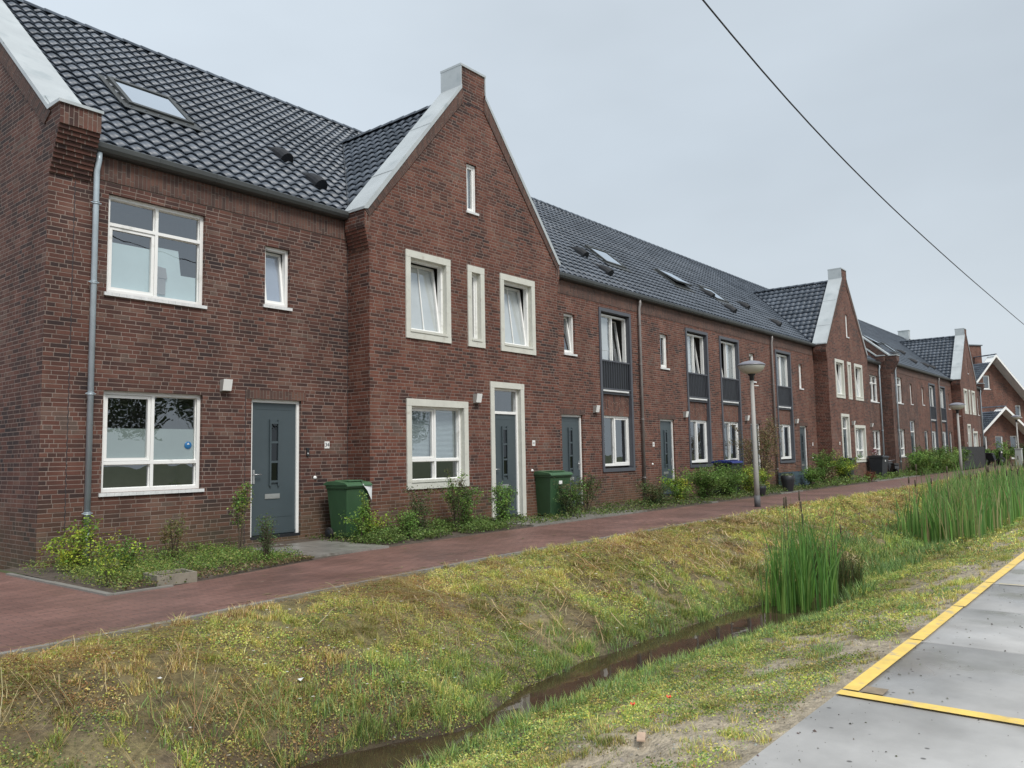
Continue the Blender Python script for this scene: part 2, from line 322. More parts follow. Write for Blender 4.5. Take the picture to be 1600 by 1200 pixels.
def glass_mat(name, ior=.14, tint=(.62, .68, .70), rough=.0):
    m = bpy.data.materials.new(name); m.use_nodes = True; t = m.node_tree; t.nodes.clear()
    o = N(t, 'ShaderNodeOutputMaterial'); mx = N(t, 'ShaderNodeMixShader'); tr = N(t, 'ShaderNodeBsdfTransparent'); gl = N(t, 'ShaderNodeBsdfGlossy')
    ge = N(t, 'ShaderNodeNewGeometry'); dp = N(t, 'ShaderNodeVectorMath', operation='DOT_PRODUCT'); L_(t, ge.outputs['Incoming'], dp.inputs[0]); L_(t, ge.outputs['Normal'], dp.inputs[1])
    om = math_(t, 'SUBTRACT', 1.0, math_(t, 'ABSOLUTE', dp.outputs['Value'])); p5 = math_(t, 'POWER', om, 4.0); fac = math_(t, 'MULTIPLY_ADD', p5, 1-ior, ior); tr.inputs[0].default_value = tint+(1,); gl.inputs['Roughness'].default_value = rough
    gl.inputs[0].default_value = (.9, .95, 1, 1)
    tc = N(t, 'ShaderNodeTexCoord'); n = N(t, 'ShaderNodeTexNoise'); n.inputs['Scale'].default_value = 1.4; L_(t, tc.outputs['Object'], n.inputs['Vector'])
    bp = N(t, 'ShaderNodeBump'); bp.inputs['Distance'].default_value = .006; bp.inputs['Strength'].default_value = .5; L_(t, n.outputs[0], bp.inputs['Height']); L_(t, bp.outputs[0], gl.inputs['Normal'])
    L_(t, fac, mx.inputs[0]); L_(t, tr.outputs[0], mx.inputs[1]); L_(t, gl.outputs[0], mx.inputs[2]); L_(t, mx.outputs[0], o.inputs[0])
    return m
M['glass'] = glass_mat('window_glass', .25, (.93, .95, .95))
M['skyglass'] = glass_mat('roof_glass', .75, (.3, .33, .36))

def leaf_mat(name, rough=.5, trans=.35):
    m, t, b = mat_base(name)
    at = N(t, 'ShaderNodeAttribute'); at.attribute_name = 'Col'
    L_(t, at.outputs[0], b.inputs['Base Color']); b.inputs['Roughness'].default_value = rough; b.inputs['Specular IOR Level'].default_value = .3
    tr = N(t, 'ShaderNodeBsdfTranslucent'); L_(t, at.outputs[0], tr.inputs[0]); mx = N(t, 'ShaderNodeMixShader'); mx.inputs[0].default_value = trans
    out = t.nodes['Material Output']; L_(t, b.outputs[0], mx.inputs[1]); L_(t, tr.outputs[0], mx.inputs[2]); L_(t, mx.outputs[0], out.inputs[0])
    return m
M['leaf'] = leaf_mat('foliage')

def paving_mat():
    m, t, b = mat_base('red_brick_paving')
    uv = N(t, 'ShaderNodeUVMap'); bk = N(t, 'ShaderNodeTexBrick'); L_(t, uv.outputs[0], bk.inputs['Vector'])
    bk.inputs['Scale'].default_value = 1; bk.inputs['Brick Width'].default_value = .205; bk.inputs['Row Height'].default_value = .068; bk.inputs['Mortar Size'].default_value = .004; bk.inputs['Mortar Smooth'].default_value = .2
    bk.inputs['Color1'].default_value = (.205, .108, .088, 1); bk.inputs['Color2'].default_value = (.155, .084, .070, 1); bk.inputs['Mortar'].default_value = (.085, .058, .048, 1)
    n = N(t, 'ShaderNodeTexNoise'); n.inputs['Scale'].default_value = .7; n.inputs['Detail'].default_value = 9; n.inputs['Roughness'].default_value = .7; L_(t, uv.outputs[0], n.inputs['Vector'])
    g = N(t, 'ShaderNodeMapRange'); g.inputs[1].default_value = .3; g.inputs[2].default_value = .7; g.inputs[3].default_value = .62; g.inputs[4].default_value = 1.38; L_(t, n.outputs[0], g.inputs[0])
    vm = N(t, 'ShaderNodeVectorMath', operation='SCALE'); L_(t, bk.outputs[0], vm.inputs[0]); L_(t, g.outputs[0], vm.inputs['Scale'])
    L_(t, vm.outputs[0], b.inputs['Base Color'])
    L_(t, math_(t, 'MULTIPLY_ADD', n.outputs[0], .5, .25), b.inputs['Roughness'])
    bp = N(t, 'ShaderNodeBump'); bp.inputs['Distance'].default_value = .004; bp.inputs['Strength'].default_value = .7; L_(t, math_(t, 'SUBTRACT', 1.0, bk.outputs['Fac']), bp.inputs['Height']); L_(t, bp.outputs[0], b.inputs['Normal'])
    return m
M['paving'] = paving_mat()

def slab_mat():
    m, t, b = mat_base('wet_concrete_slabs')
    at = N(t, 'ShaderNodeAttribute'); at.attribute_name = 'Col'
    tc = N(t, 'ShaderNodeTexCoord')
    n = N(t, 'ShaderNodeTexNoise'); n.inputs['Scale'].default_value = .9; n.inputs['Detail'].default_value = 7; n.inputs['Roughness'].default_value = .6; L_(t, tc.outputs['Object'], n.inputs['Vector'])
    g = N(t, 'ShaderNodeMapRange'); g.inputs[1].default_value = .3; g.inputs[2].default_value = .7; g.inputs[3].default_value = .66; g.inputs[4].default_value = 1.22; L_(t, n.outputs[0], g.inputs[0])
    vm = N(t, 'ShaderNodeVectorMath', operation='SCALE'); L_(t, at.outputs[0], vm.inputs[0]); L_(t, g.outputs[0], vm.inputs['Scale'])
    # dark crumbs and pits
    vo = N(t, 'ShaderNodeTexVoronoi'); vo.inputs['Scale'].default_value = 9; vo.inputs['Randomness'].default_value = 1; L_(t, tc.outputs['Object'], vo.inputs['Vector'])
    sp = N(t, 'ShaderNodeMapRange'); sp.inputs[1].default_value = .16; sp.inputs[2].default_value = .11; L_(t, vo.outputs['Distance'], sp.inputs[0])
    ny = N(t, 'ShaderNodeTexWhiteNoise'); L_(t, vo.outputs['Position'], ny.inputs['Vector']); sel = math_(t, 'LESS_THAN', ny.outputs[0], .17)
    mx = N(t, 'ShaderNodeMix', data_type='RGBA'); L_(t, math_(t, 'MULTIPLY', math_(t, 'MULTIPLY', sp.outputs[0], sel), .8), mx.inputs[0]); L_(t, vm.outputs[0], mx.inputs[6]); mx.inputs[7].default_value = (.07, .065, .06, 1)
    ns = N(t, 'ShaderNodeTexNoise'); ns.inputs['Scale'].default_value = .8; ns.inputs['Detail'].default_value = 4; L_(t, tc.outputs['Object'], ns.inputs['Vector'])
    L_(t, mx.outputs[2], b.inputs['Base Color'])
    wr = N(t, 'ShaderNodeMapRange'); wr.inputs[1].default_value = .42; wr.inputs[2].default_value = .62; wr.inputs[3].default_value = .22; wr.inputs[4].default_value = .6; L_(t, ns.outputs[0], wr.inputs[0]); L_(t, wr.outputs[0], b.inputs['Roughness'])
    n2 = N(t, 'ShaderNodeTexNoise'); n2.inputs['Scale'].default_value = 130; n2.inputs['Detail'].default_value = 3; L_(t, tc.outputs['Object'], n2.inputs['Vector'])
    bp = N(t, 'ShaderNodeBump'); bp.inputs['Distance'].default_value = .0012; bp.inputs['Strength'].default_value = .4; L_(t, n2.outputs[0], bp.inputs['Height']); L_(t, bp.outputs[0], b.inputs['Normal'])
    return m
M['slab'] = slab_mat()
M['yellow'] = simple('yellow_road_paint', (.80, .56, .13), .5, var=.18, scale=4, dirt=((.46, .38, .25), 7, .55))
M['yellow_fade'] = simple('worn_cream_paint', (.62, .52, .28), .5, var=.12, scale=3, dirt=((.40, .38, .33), 8, .52))
M['mud'] = simple('mud', (.26, .20, .13), .45, var=.3, scale=12)

def earth_mat():
    m, t, b = mat_base('bank_earth')
    tc = N(t, 'ShaderNodeTexCoord'); at = N(t, 'ShaderNodeAttribute'); at.attribute_name = 'Col'
    n = N(t, 'ShaderNodeTexNoise'); n.inputs['Scale'].default_value = 11; n.inputs['Detail'].default_value = 12; n.inputs['Roughness'].default_value = .85; L_(t, tc.outputs['Object'], n.inputs['Vector'])
    g = N(t, 'ShaderNodeMapRange'); g.inputs[1].default_value = .35; g.inputs[2].default_value = .65; g.inputs[3].default_value = .35; g.inputs[4].default_value = 1.6; L_(t, n.outputs[0], g.inputs[0])
    vm = N(t, 'ShaderNodeVectorMath', operation='SCALE'); L_(t, at.outputs[0], vm.inputs[0]); L_(t, g.outputs[0], vm.inputs['Scale']); L_(t, vm.outputs[0], b.inputs['Base Color'])
    b.inputs['Roughness'].default_value = .85
    n2 = N(t, 'ShaderNodeTexNoise'); n2.inputs['Scale'].default_value = 38; n2.inputs['Detail'].default_value = 6; L_(t, tc.outputs['Object'], n2.inputs['Vector'])
    bp = N(t, 'ShaderNodeBump'); bp.inputs['Distance'].default_value = .03; bp.inputs['Strength'].default_value = .8; L_(t, n2.outputs[0], bp.inputs['Height']); L_(t, bp.outputs[0], b.inputs['Normal'])
    return m
M['earth'] = earth_mat()
def water_mat():
    m, t, b = mat_base('ditch_water')
    b.inputs['Base Color'].default_value = (.055, .038, .024, 1); b.inputs['Roughness'].default_value = .02; b.inputs['IOR'].default_value = 1.33; b.inputs['Specular IOR Level'].default_value = .9
    tc = N(t, 'ShaderNodeTexCoord'); n = N(t, 'ShaderNodeTexNoise'); n.inputs['Scale'].default_value = 3; L_(t, tc.outputs['Object'], n.inputs['Vector'])
    r = N(t, 'ShaderNodeValToRGB'); r.color_ramp.elements[0].color = (.022, .015, .010, 1); r.color_ramp.elements[1].color = (.075, .052, .031, 1); L_(t, n.outputs[0], r.inputs[0]); L_(t, r.outputs[0], b.inputs['Base Color'])
    n3 = N(t, 'ShaderNodeTexNoise'); n3.inputs['Scale'].default_value = 5; n3.inputs['Detail'].default_value = 1; L_(t, tc.outputs['Object'], n3.inputs['Vector'])
    bp = N(t, 'ShaderNodeBump'); bp.inputs['Distance'].default_value = .0015; bp.inputs['Strength'].default_value = .5; L_(t, n3.outputs[0], bp.inputs['Height']); L_(t, bp.outputs[0], b.inputs['Normal'])
    return m
M['water'] = water_mat()

# ------------------------------------------------------------------ value noise for terrain / planting
_g = RNG.random((256, 256))
def vnoise(x, y):
    x = np.asarray(x, float); y = np.asarray(y, float); xi = np.floor(x).astype(int); yi = np.floor(y).astype(int); fx = x-xi; fy = y-yi
    fx = fx*fx*(3-2*fx); fy = fy*fy*(3-2*fy); g = lambda a, b: _g[a % 256, b % 256]
    return (g(xi, yi)*(1-fx)+g(xi+1, yi)*fx)*(1-fy)+(g(xi, yi+1)*(1-fx)+g(xi+1, yi+1)*fx)*fy
def fbm(x, y, o=4):
    s = 0; a = .5; t = 0
    for i in range(o): s = s+a*vnoise(x*2**i+17*i, y*2**i+31*i); t += a; a *= .5
    return s/t

# ------------------------------------------------------------------ terrain shape
PATH_Z, ROAD_Z, WATER_Z, ROAD_Y = -.13, -.45, -.95, -10.17
def y_path(x): return np.interp(x, [-40, -5, 0, 2.4, 3.5, 5.7, 8.7, 12.5, 21.7, 36, 53, 400], [-6.2, -5.5, -5.15, -5.0, -4.95, -4.68, -4.42, -4.36, -4.26, -4.26, -4.4, -4.4])
def y_bed(x): return np.interp(x, [4.2, 5.25, 7.3, 8.75, 11.7, 16, 40, 400], [-2.95, -2.9, -2.42, -2.12, -2.0, -1.95, -2.0, -2.0])
def y_dit(x): return np.interp(x, [-40, 0, 3, 4, 5.2, 6.3, 7.5, 9.5, 12, 15, 25, 400], [-8.5, -7.9, -7.5, -7.42, -7.55, -7.42, -7.38, -7.55, -7.85, -7.9, -7.8, -7.8])
def w_dit(x): return np.interp(x, [-40, 2, 3.5, 4.5, 5.0, 5.4, 6.2, 7.2, 9, 11, 12.6, 13.6, 15, 400], [.48, .48, .44, .28, .07, .10, .26, .32, .40, .50, .40, .12, 0, 0])
def terrain(x, y):
    x = np.asarray(x, float); y = np.asarray(y, float); yc = y_dit(x); w = w_dit(x)+.05*(fbm(x*2.5, y*2.5+9)-.5)*2; yp = y_path(x)-.06
    tf = np.clip((y-yc-w)/np.maximum(yp-yc-w, .1), 0, 1.2); tn = np.clip((yc-w-y)/np.maximum(yc-w-ROAD_Y, .1), 0, 1.2)
    wz = WATER_Z-.015
    zf = wz+(PATH_Z-.03-wz)*(1-(1-np.minimum(tf, 1))**1.7)
    zn = wz+(ROAD_Z-.02-wz)*np.minimum(tn, 1)**.85
    z = np.where(y > yc, zf, zn)
    ins = np.clip(1-((y-yc)/np.maximum(w, .02))**2, 0, 1); z = np.where(np.abs(y-yc) < w, wz-.16*ins, z)
    edge = np.clip(np.minimum(yp-y, y-ROAD_Y)/.8, 0, 1); wet = np.clip((np.abs(y-yc)-w)/.5, .08, 1)
    z = z+edge*wet*((fbm(x*.55, y*.55)-.5)*.16+(fbm(x*2.3+5, y*2.3)-.5)*.11+(fbm(x*7+5, y*7+3, 2)-.5)*.05)
    return z

def earth_col(x, y):
    """colour of the ground itself: sandy strip by the slabs, dark humus on the bank"""
    n = fbm(x*.8+3, y*.8+7); n2 = fbm(x*3+1, y*3+2)
    yc = y_dit(x); sandy = np.clip((yc-.75-y)/.9, 0, 1)*np.clip((n2*.6+n*.6-.30)*3, .3, 1)
    far_ = (y > yc)[..., None]; sandy = np.maximum(sandy, .45*np.clip((n-.53)*6, 0, 1))
    hum = np.array([.10, .072, .042]); sand = np.array([.36, .305, .225]); grn = np.array([.19, .165, .065])
    g = np.clip((fbm(x*1.3+40, y*1.3+11)-.36)*5, 0, 1)[..., None]*(.35+.65*fbm(x*9, y*9+5, 2)[..., None])
    sand = np.where(far_, np.array([.27, .22, .15]), sand); c = hum*(1-g)+grn*g; c = c*(1-sandy[..., None])+sand*sandy[..., None]
    wetm = np.clip(1-(np.abs(y-yc)-w_dit(x))/.25, 0, 1)[..., None]
    return c*(1-wetm*.55)

def build_terrain():
    xs = np.concatenate([np.arange(-30, -2, .5), np.arange(-2, 16, .09), np.arange(16, 40, .3), np.arange(40, 100, 1.5), np.arange(100, 401, 20)])
    nv = 90; s = np.linspace(0, 1, nv)
    X = np.repeat(xs[:, None], nv, 1); yp = y_path(X); Y = (ROAD_Y-.12)+(yp-.03-(ROAD_Y-.12))*s[None, :]
    Z = terrain(X, Y); V = np.stack([X, Y, Z], -1).reshape(-1, 3); C = earth_col(X, Y).reshape(-1, 3)
    i = np.arange(len(xs)-1)[:, None]*nv+np.arange(nv-1)[None, :]; F = np.stack([i, i+nv, i+nv+1, i+1], -1).reshape(-1, 4)
    o = np_mesh('ditch_bank', V, F, M['earth'], col=C, smooth=True); tag(o, 'sloping earth banks of the drainage ditch between path and slab road', kind='structure')
build_terrain()

def strip(mb, xs, ya, yb, z, uvs=1):
    for a, b in zip(xs[:-1], xs[1:]):
        mb.face([(a, ya(a), z), (b, ya(b), z), (b, yb(b), z), (a, yb(a), z)])
mb = MB(); xs = list(np.concatenate([np.arange(-40, 4.2, 1.2), np.arange(4.2, 60, .8), np.arange(60, 401, 20)]))
left = [x for x in xs if x < 4.25]; right = [x for x in xs if x >= 4.15]; left = left+[4.2] if left[-1] < 4.2 else left
strip(mb, left, lambda x: float(y_path(x)), lambda x: 14.0, PATH_Z); strip(mb, [4.2]+[x for x in right if x > 4.21], lambda x: float(y_path(x)), lambda x: float(y_bed(x)), PATH_Z)
tag(mb.build('footpath', M['paving']), 'red brick paved footpath in front of the houses', kind='structure')
mb = MB()
kx = list(np.arange(-20, 12, .5))+list(np.arange(12, 100, 2))
for a, b in zip(kx[:-1], kx[1:]):
    ya, yb = float(y_path(a)), float(y_path(b)); z1 = PATH_Z+.006; z0 = PATH_Z-.2
    mb.face([(a, ya-.065, z1), (b-.006, yb-.065, z1), (b-.006, yb+.005, z1), (a, ya+.005, z1)]); mb.face([(a, ya-.065, z0), (b, yb-.065, z0), (b, yb-.065, z1), (a, ya-.065, z1)])
tag(mb.build('path_edging', M['concrete']), 'narrow grey concrete edging along the footpath', kind='structure')
mb = MB(); mb.box(4.13, 4.205, -2.98, -.02, PATH_Z-.2, PATH_Z+.022); mb.box(4.205, 4.9, -2.99, -2.93, PATH_Z-.2, PATH_Z+.018)
tag(mb.build('bed_kerb', M['concrete']), 'thin grey kerb around the corner planting bed', kind='structure')
mb = MB()   # beds and general ground
xb = [4.19]+list(np.arange(4.6, 100, .5))+[400]
for a, b in zip(xb[:-1], xb[1:]):
    mb.face([(a, float(y_bed(a))-.25, PATH_Z-.012), (b, float(y_bed(b))-.25, PATH_Z-.012), (b, -1.0, PATH_Z+.03), (a, -1.0, PATH_Z+.03)])
    mb.face([(a, -1.0, PATH_Z+.03), (b, -1.0, PATH_Z+.03), (b, .3, PATH_Z+.04), (a, .3, PATH_Z+.04)])
tag(mb.build('planting_bed', M['soil']), 'dark soil of the planting beds against the houses', kind='structure')
mb = MB()
for (x0, x1, y0, y1, z) in [(4.2, 400, .3, 400, -.2), (-400, 4.2, 14, 400, -.2), (-40, 400, -3.6, 14, -.30), (-400, -40, -8, 14, -.2), (-400, 400, -400, -26, ROAD_Z-.1), (-400, -30, -26, -8, ROAD_Z-.1)]:
    mb.face([(x0, y0, z), (x1, y0, z), (x1, y1, z), (x0, y1, z)])
M['field'] = simple('field_grass', (.07, .085, .03), .9, var=.3, scale=1)
tag(mb.build('ground', M['field']), 'wide flat ground around the street', kind='structure')
mb = MB()
for a, b in zip(np.arange(-30, 16, 1.0), np.arange(-29, 17, 1.0)):
    mb.face([(a, float(y_dit(a))-1.1, WATER_Z), (b, float(y_dit(b))-1.1, WATER_Z), (b, float(y_dit(b))+1.1, WATER_Z), (a, float(y_dit(a))+1.1, WATER_Z)])
tag(mb.build('ditch_water', M['water']), 'shallow brown water in the bottom of the ditch', kind='structure')

# ------------------------------------------------------------------ slab road
def build_road():
    V = []; F = []; C = []; P = 1.98; rr = random.Random(3)
    ROWS = [(ROAD_Y-2*k-2+.012, ROAD_Y-2*k) for k in range(8)]
    for i in range(-18, 60):
        x0 = 6.28+P*i; x1 = x0+P-.018
        for k, (y0, y1) in enumerate(ROWS):
            if i > 25 and k > 3: continue
            dz = rr.uniform(-.006, .006); t = rr.uniform(.88, 1.08); c = (.43*t, .42*t, .405*t); z = ROAD_Z+dz; bv = .008; b = len(V)
            z4 = [z+rr.uniform(-.003, .003) for _ in range(4)]
            V += [(x0, y0, z-bv), (x1, y0, z-bv), (x1, y1, z-bv), (x0, y1, z-bv), (x0+bv, y0+bv, z4[0]), (x1-bv, y0+bv, z4[1]), (x1-bv, y1-bv, z4[2]), (x0+bv, y1-bv, z4[3]),
                  (x0, y0, z-.14), (x1, y0, z-.14), (x1, y1, z-.14), (x0, y1, z-.14)]
            F += [(b+4, b+5, b+6, b+7)]
            for q in range(4):
                w = (q+1) % 4; F += [(b+q, b+w, b+4+w, b+4+q), (b+8+q, b+8+w, b+w, b+q)]
            C += [c]*12
    o = np_mesh('slab_road', V, F, M['slab'], col=np.array(C)); tag(o, 'road of large wet grey concrete slabs', kind='structure')
    mb = MB(); z = ROAD_Z+.014
    for i in range(0, 40):
        x0 = 6.28+P*i; q = rr.uniform(-.006, .006)
        mb.face([(x0+.01, ROAD_Y-.13+q, z), (x0+P-.02, ROAD_Y-.13-q, z), (x0+P-.02, ROAD_Y-.012, z), (x0+.01, ROAD_Y-.012, z)])
    mb.face([(6.13, -14, z), (6.255, -14, z), (6.255, ROAD_Y-.012, z), (6.13, ROAD_Y-.012, z)])
    o = mb.build('yellow_line', M['yellow']); tag(o, 'yellow painted line along the slab edge and across one joint', kind='structure')
    mb = MB(); mb.face([(12.16, -14.6, z), (12.205, -14.6, z), (12.205, ROAD_Y-.19, z), (12.16, ROAD_Y-.19, z)])
    tag(mb.build('faded_line', M['yellow_fade']), 'thin worn cream line across a farther slab joint', kind='structure')
    mb = MB(); z = ROAD_Z+.0095; mb.face([(6.30, -10.46, z), (6.47, -10.46, z), (6.47, -10.305, z), (6.30, -10.305, z)]); tag(mb.build('mud_patch', M['mud']), 'square wet brown patch at the corner of the yellow line', kind='structure')
    mb = MB(); mb.face([(-40, -26, ROAD_Z-.07), (400, -26, ROAD_Z-.07), (400, ROAD_Y+.02, ROAD_Z-.16), (-40, ROAD_Y+.02, ROAD_Z-.16)]); tag(mb.build('road_bed', M['mud']), 'dark sand under and between the road slabs', kind='structure')
build_road()

# ------------------------------------------------------------------ building parts (facade local frame: x along street, y=0 facade, -y outwards)
def wall_mesh(mb, x0, x1, z0, top, holes, y=0.0, reveal=.13, mi=0):
    """front wall sheet with openings. top: list of (x,z) ; holes (xa,xb,za,zb)"""
    xs = sorted({x0, x1} | {x for x, _ in top if x0 < x < x1} | {h[0] for h in holes} | {h[1] for h in holes})
    segs = [(top[i], top[i+1]) for i in range(len(top)-1) if top[i+1][0] > top[i][0]+1e-6]
    def tz(x, xm):
        for (a, b) in segs:
            if a[0]-1e-6 <= xm <= b[0]+1e-6: return a[1]+(b[1]-a[1])*(x-a[0])/(b[0]-a[0])
    for a, b in zip(xs[:-1], xs[1:]):
        xm = (a+b)/2; hs = sorted([(h[2], h[3]) for h in holes if h[0]-1e-6 <= a and b <= h[1]+1e-6]); z = z0
        for (h0, h1) in hs:
            if h0 > z: mb.face([(a, y, z), (b, y, z), (b, y, h0), (a, y, h0)], mi=mi)
            z = h1
        mb.face([(a, y, z), (b, y, z), (b, y, tz(b, xm)), (a, y, tz(a, xm))], mi=mi)
    for (a, b, c, d) in holes:
        mb.face([(a, y, c), (a, y, d), (a, y+reveal, d), (a, y+reveal, c)], mi=mi); mb.face([(b, y+reveal, c), (b, y+reveal, d), (b, y, d), (b, y, c)], mi=mi)
        mb.face([(a, y, d), (b, y, d), (b, y+reveal, d), (a, y+reveal, d)], mi=mi); mb.face([(a, y+reveal, c), (b, y+reveal, c), (b, y, c), (a, y, c)], mi=mi)

def frame_rect(mb, x0, x1, z0, z1, w, y0, y1, wb=None, wt=None):
    wb = w if wb is None else wb; wt = w if wt is None else wt
    mb.box(x0, x0+w, y0, y1, z0, z1); mb.box(x1-w, x1, y0, y1, z0, z1)
    mb.box(x0+w, x1-w, y0, y1, z0, z0+wb, skip='lr'); mb.box(x0+w, x1-w, y0, y1, z1-wt, z1, skip='lr')

TILE = .266; ROWH = .305
def tiles(mb, P, U, V, Nn, rows, rng, nseg=8, phase=0.0, amp=.027, lift=.044, row0=0):
    """pantiled slope. P origin at eave, U along eave, V up slope, Nn normal. rng(k)->list of (u0,u1) for row k"""
    P = Vector(P); U = Vector(U); V = Vector(V); Nn = Vector(Nn); du = TILE/nseg
    def prof(u):
        t = ((u+phase)/TILE) % 1.0
        return amp*(math.sin(2*math.pi*t)+.28*math.sin(4*math.pi*t+.9))
    for k in range(rows):
        for (u0, u1) in rng(k):
            if u1-u0 < .03: continue
            n = max(1, int(round((u1-u0)/du))); us = [u0+(u1-u0)*i/n for i in range(n+1)]
            b = len(mb.v)
            jit = random.uniform(-.006, .006)
            for u in us:
                h = prof(u)
                mb.v.append(tuple(P+U*u+V*(k*ROWH)+Nn*(h+lift-.022)))             # lip bottom
                mb.v.append(tuple(P+U*u+V*(k*ROWH+jit)+Nn*(h+lift)))              # lip top
                mb.v.append(tuple(P+U*u+V*((k+1)*ROWH+.02)+Nn*(h+.002)))          # upper end
            for i in range(n):
                a = b+3*i; c = b+3*(i+1); tid = (math.floor((us[i]+phase+du/2)/TILE)+.5, k+.5+row0)
                mb.f.append((a, c, c+1, a+1)); mb.mi.append(0); mb.sm.append(False); mb.uv.append([tid]*4)
                mb.f.append((a+1, c+1, c+2, a+2)); mb.mi.append(0); mb.sm.append(True); mb.uv.append([tid]*4)

RP, RY = .86, 5.4        # roof pitch (dz/dy) and ridge position
EZ = 6.13                # roof plane height at y=0
SL = math.hypot(1, RP)
def main_roof(h, x0, x1, xg, clip=None, nseg=8, y0=-.13):
    """main slope from x0 to x1 (local), xg: global x of local 0 for a continuous tile phase"""
    mb = MB(); V = Vector((0, 1/SL, RP/SL)); Nn = Vector((0, -RP/SL, 1/SL)); rows = int((RY-y0)*SL/ROWH)+1
    rows = min(rows, int(round((RY-y0)*SL/ROWH)))
    P = (0, y0, EZ+RP*y0)
    def rng(k):
        if clip is None: return [(x0, x1)]
        y = y0+(k+.5)*ROWH/SL; return clip(EZ+RP*y, x0, x1)
    tiles(mb, P, (1, 0, 0), V, Nn, rows, rng, nseg, phase=xg % TILE)
    # solid under-layer so no gap opens at the eave, and the rear slope
    mb.face([(x0, y0+.03, EZ+RP*(y0+.03)-.06), (x1, y0+.03, EZ+RP*(y0+.03)-.06), (x1, RY, EZ+RP*RY-.06), (x0, RY, EZ+RP*RY-.06)]) if clip is None else None
    mb.face([(x1, 2*RY, EZ-.02), (x0, 2*RY, EZ-.02), (x0, RY, EZ+RP*RY), (x1, RY, EZ+RP*RY)])
    mb.build('roof', M['tile'], h)
    ridge_tiles(h, (x0, RY, EZ+RP*RY+.0), (x1, RY, EZ+RP*RY+.0))
def ridge_tiles(h, a, b, r=.115):
    a = Vector(a); b = Vector(b); L = (b-a).length; n = max(1, int(L/.38)); d = (b-a)/n; mb = MB(); side = Vector((0, 0, 1)).cross(d.normalized())
    for i in range(n):
        p = a+d*i; q = a+d*(i+1)+d.normalized()*.03; r1, r2_ = r+.012, r-.006; m = 6; base = len(mb.v)
        for (c, rr) in ((p, r1), (q, r2_)):
            for k in range(m+1):
                t = math.pi*k/m-.25*math.pi*0; mb.v.append(tuple(c+side*math.cos(t)*rr+Vector((0, 0, 1))*(math.sin(t)*rr*.85-.03)))
        for k in range(m):
            mb.f.append((base+k, base+k+1, base+m+2+k, base+m+1+k)); mb.mi.append(0); mb.sm.append(True); mb.uv.append([(i+.5, .5)]*4)
        mb.f.append(tuple(base+k for k in range(m+1))); mb.mi.append(0); mb.sm.append(False); mb.uv.append([(i+.5, .5)]*(m+1))
    mb.build('ridge', M['tile'], h)

def gutter(h, x0, x1, y=-.01, z=5.97, caps=True):
    mb = MB(); pr = [(y, z+.15), (y-.17, z+.15), (y-.185, z+.135), (y-.18, z+.07), (y-.15, z+.02), (y-.10, z), (y, z)]
    pr = [(p[0]-.0, p[1]) for p in pr]; mb.prism(pr, 'x', x0, x1)
    n = int((x1-x0)/1.1)
    for i in range(1, n+1):
        xx = x0+(x1-x0)*i/(n+1); q = [(y-.004, z+.153), (y-.172, z+.153), (y-.189, z+.138), (y-.184, z+.068), (y-.153, z+.016), (y-.10, z-.004), (y, z-.004)]; mb.prism(q, 'x', xx-.008, xx+.008)
    mb.build('gutter', M['gutter'], h)

def downpipe(h, x, y=-.10, top=5.97, mat='pipe', bottom=-.15, shoe=False):
    mb = MB(); mb.tube([(x+.02, y-.0, top), (x+.015, y-.01, top-.12), (x, y+.02, top-.28), (x, y+.02, top-.4), (x, y+.02, bottom)], .042, 12)
    o = mb.build('downpipe', M[mat], h)
    for z in (.62, 2.35, 4.0, 5.2):
        cb = MB(); cb.lathe([(.046, -.02), (.053, -.018), (.053, -.008), (.047, -.006), (.047, .006), (.053, .008), (.053, .018), (.046, .02)], (x, y+.02, z), 12)
        cb.box(x-.075, x+.075, y+.01, y+.03, z-.006, z+.006); cb.box(x-.01, x+.01, y+.03, -.0, z-.008, z+.008)
        cb.build('pipe_clamp', M[mat], o)
    if shoe:
        s = MB(); s.lathe([(.043, 0), (.05, .005), (.05, .12), (.043, .125)], (x, y+.02, .22), 12); s.build('pipe_collar', M[mat], o)
        s = MB(); s.tube([(x+.02, y-.0, .30), (x+.045, y-.05, .29)], .035, 10, r1=.04); s.build('overflow_spout', M['black_plastic'], o)

def pane(parent, x0, x1, z0, z1, y, name='pane', mat='glass', tilt=None):
    mb = MB(); pts = [(x0, y, z0), (x1, y, z0), (x1, y, z1), (x0, y, z1)]
    if tilt: pts = [(p[0], p[1]+(p[2]-z0)*tilt, p[2]) for p in pts]
    mb.face(pts); return mb.build(name, M[mat], parent)

def room(parent, x0, x1, z0, z1, y, d=1.1):
    mb = MB(); a, b, c, e = x0-.25, x1+.25, z0-.3, z1+.15
    mb.face([(a, y+d, c), (b, y+d, c), (b, y+d, e), (a, y+d, e)]); mb.face([(a, y, c), (a, y+d, c), (a, y+d, e), (a, y, e)]); mb.face([(b, y, c), (b, y+d, c), (b, y+d, e), (b, y, e)])
    mb.face([(a, y, c), (b, y, c), (b, y+d, c), (a, y+d, c)]); mb.face([(a, y, e), (b, y, e), (b, y+d, e), (a, y+d, e)])
    mb.build('room_interior', M['room'], parent)

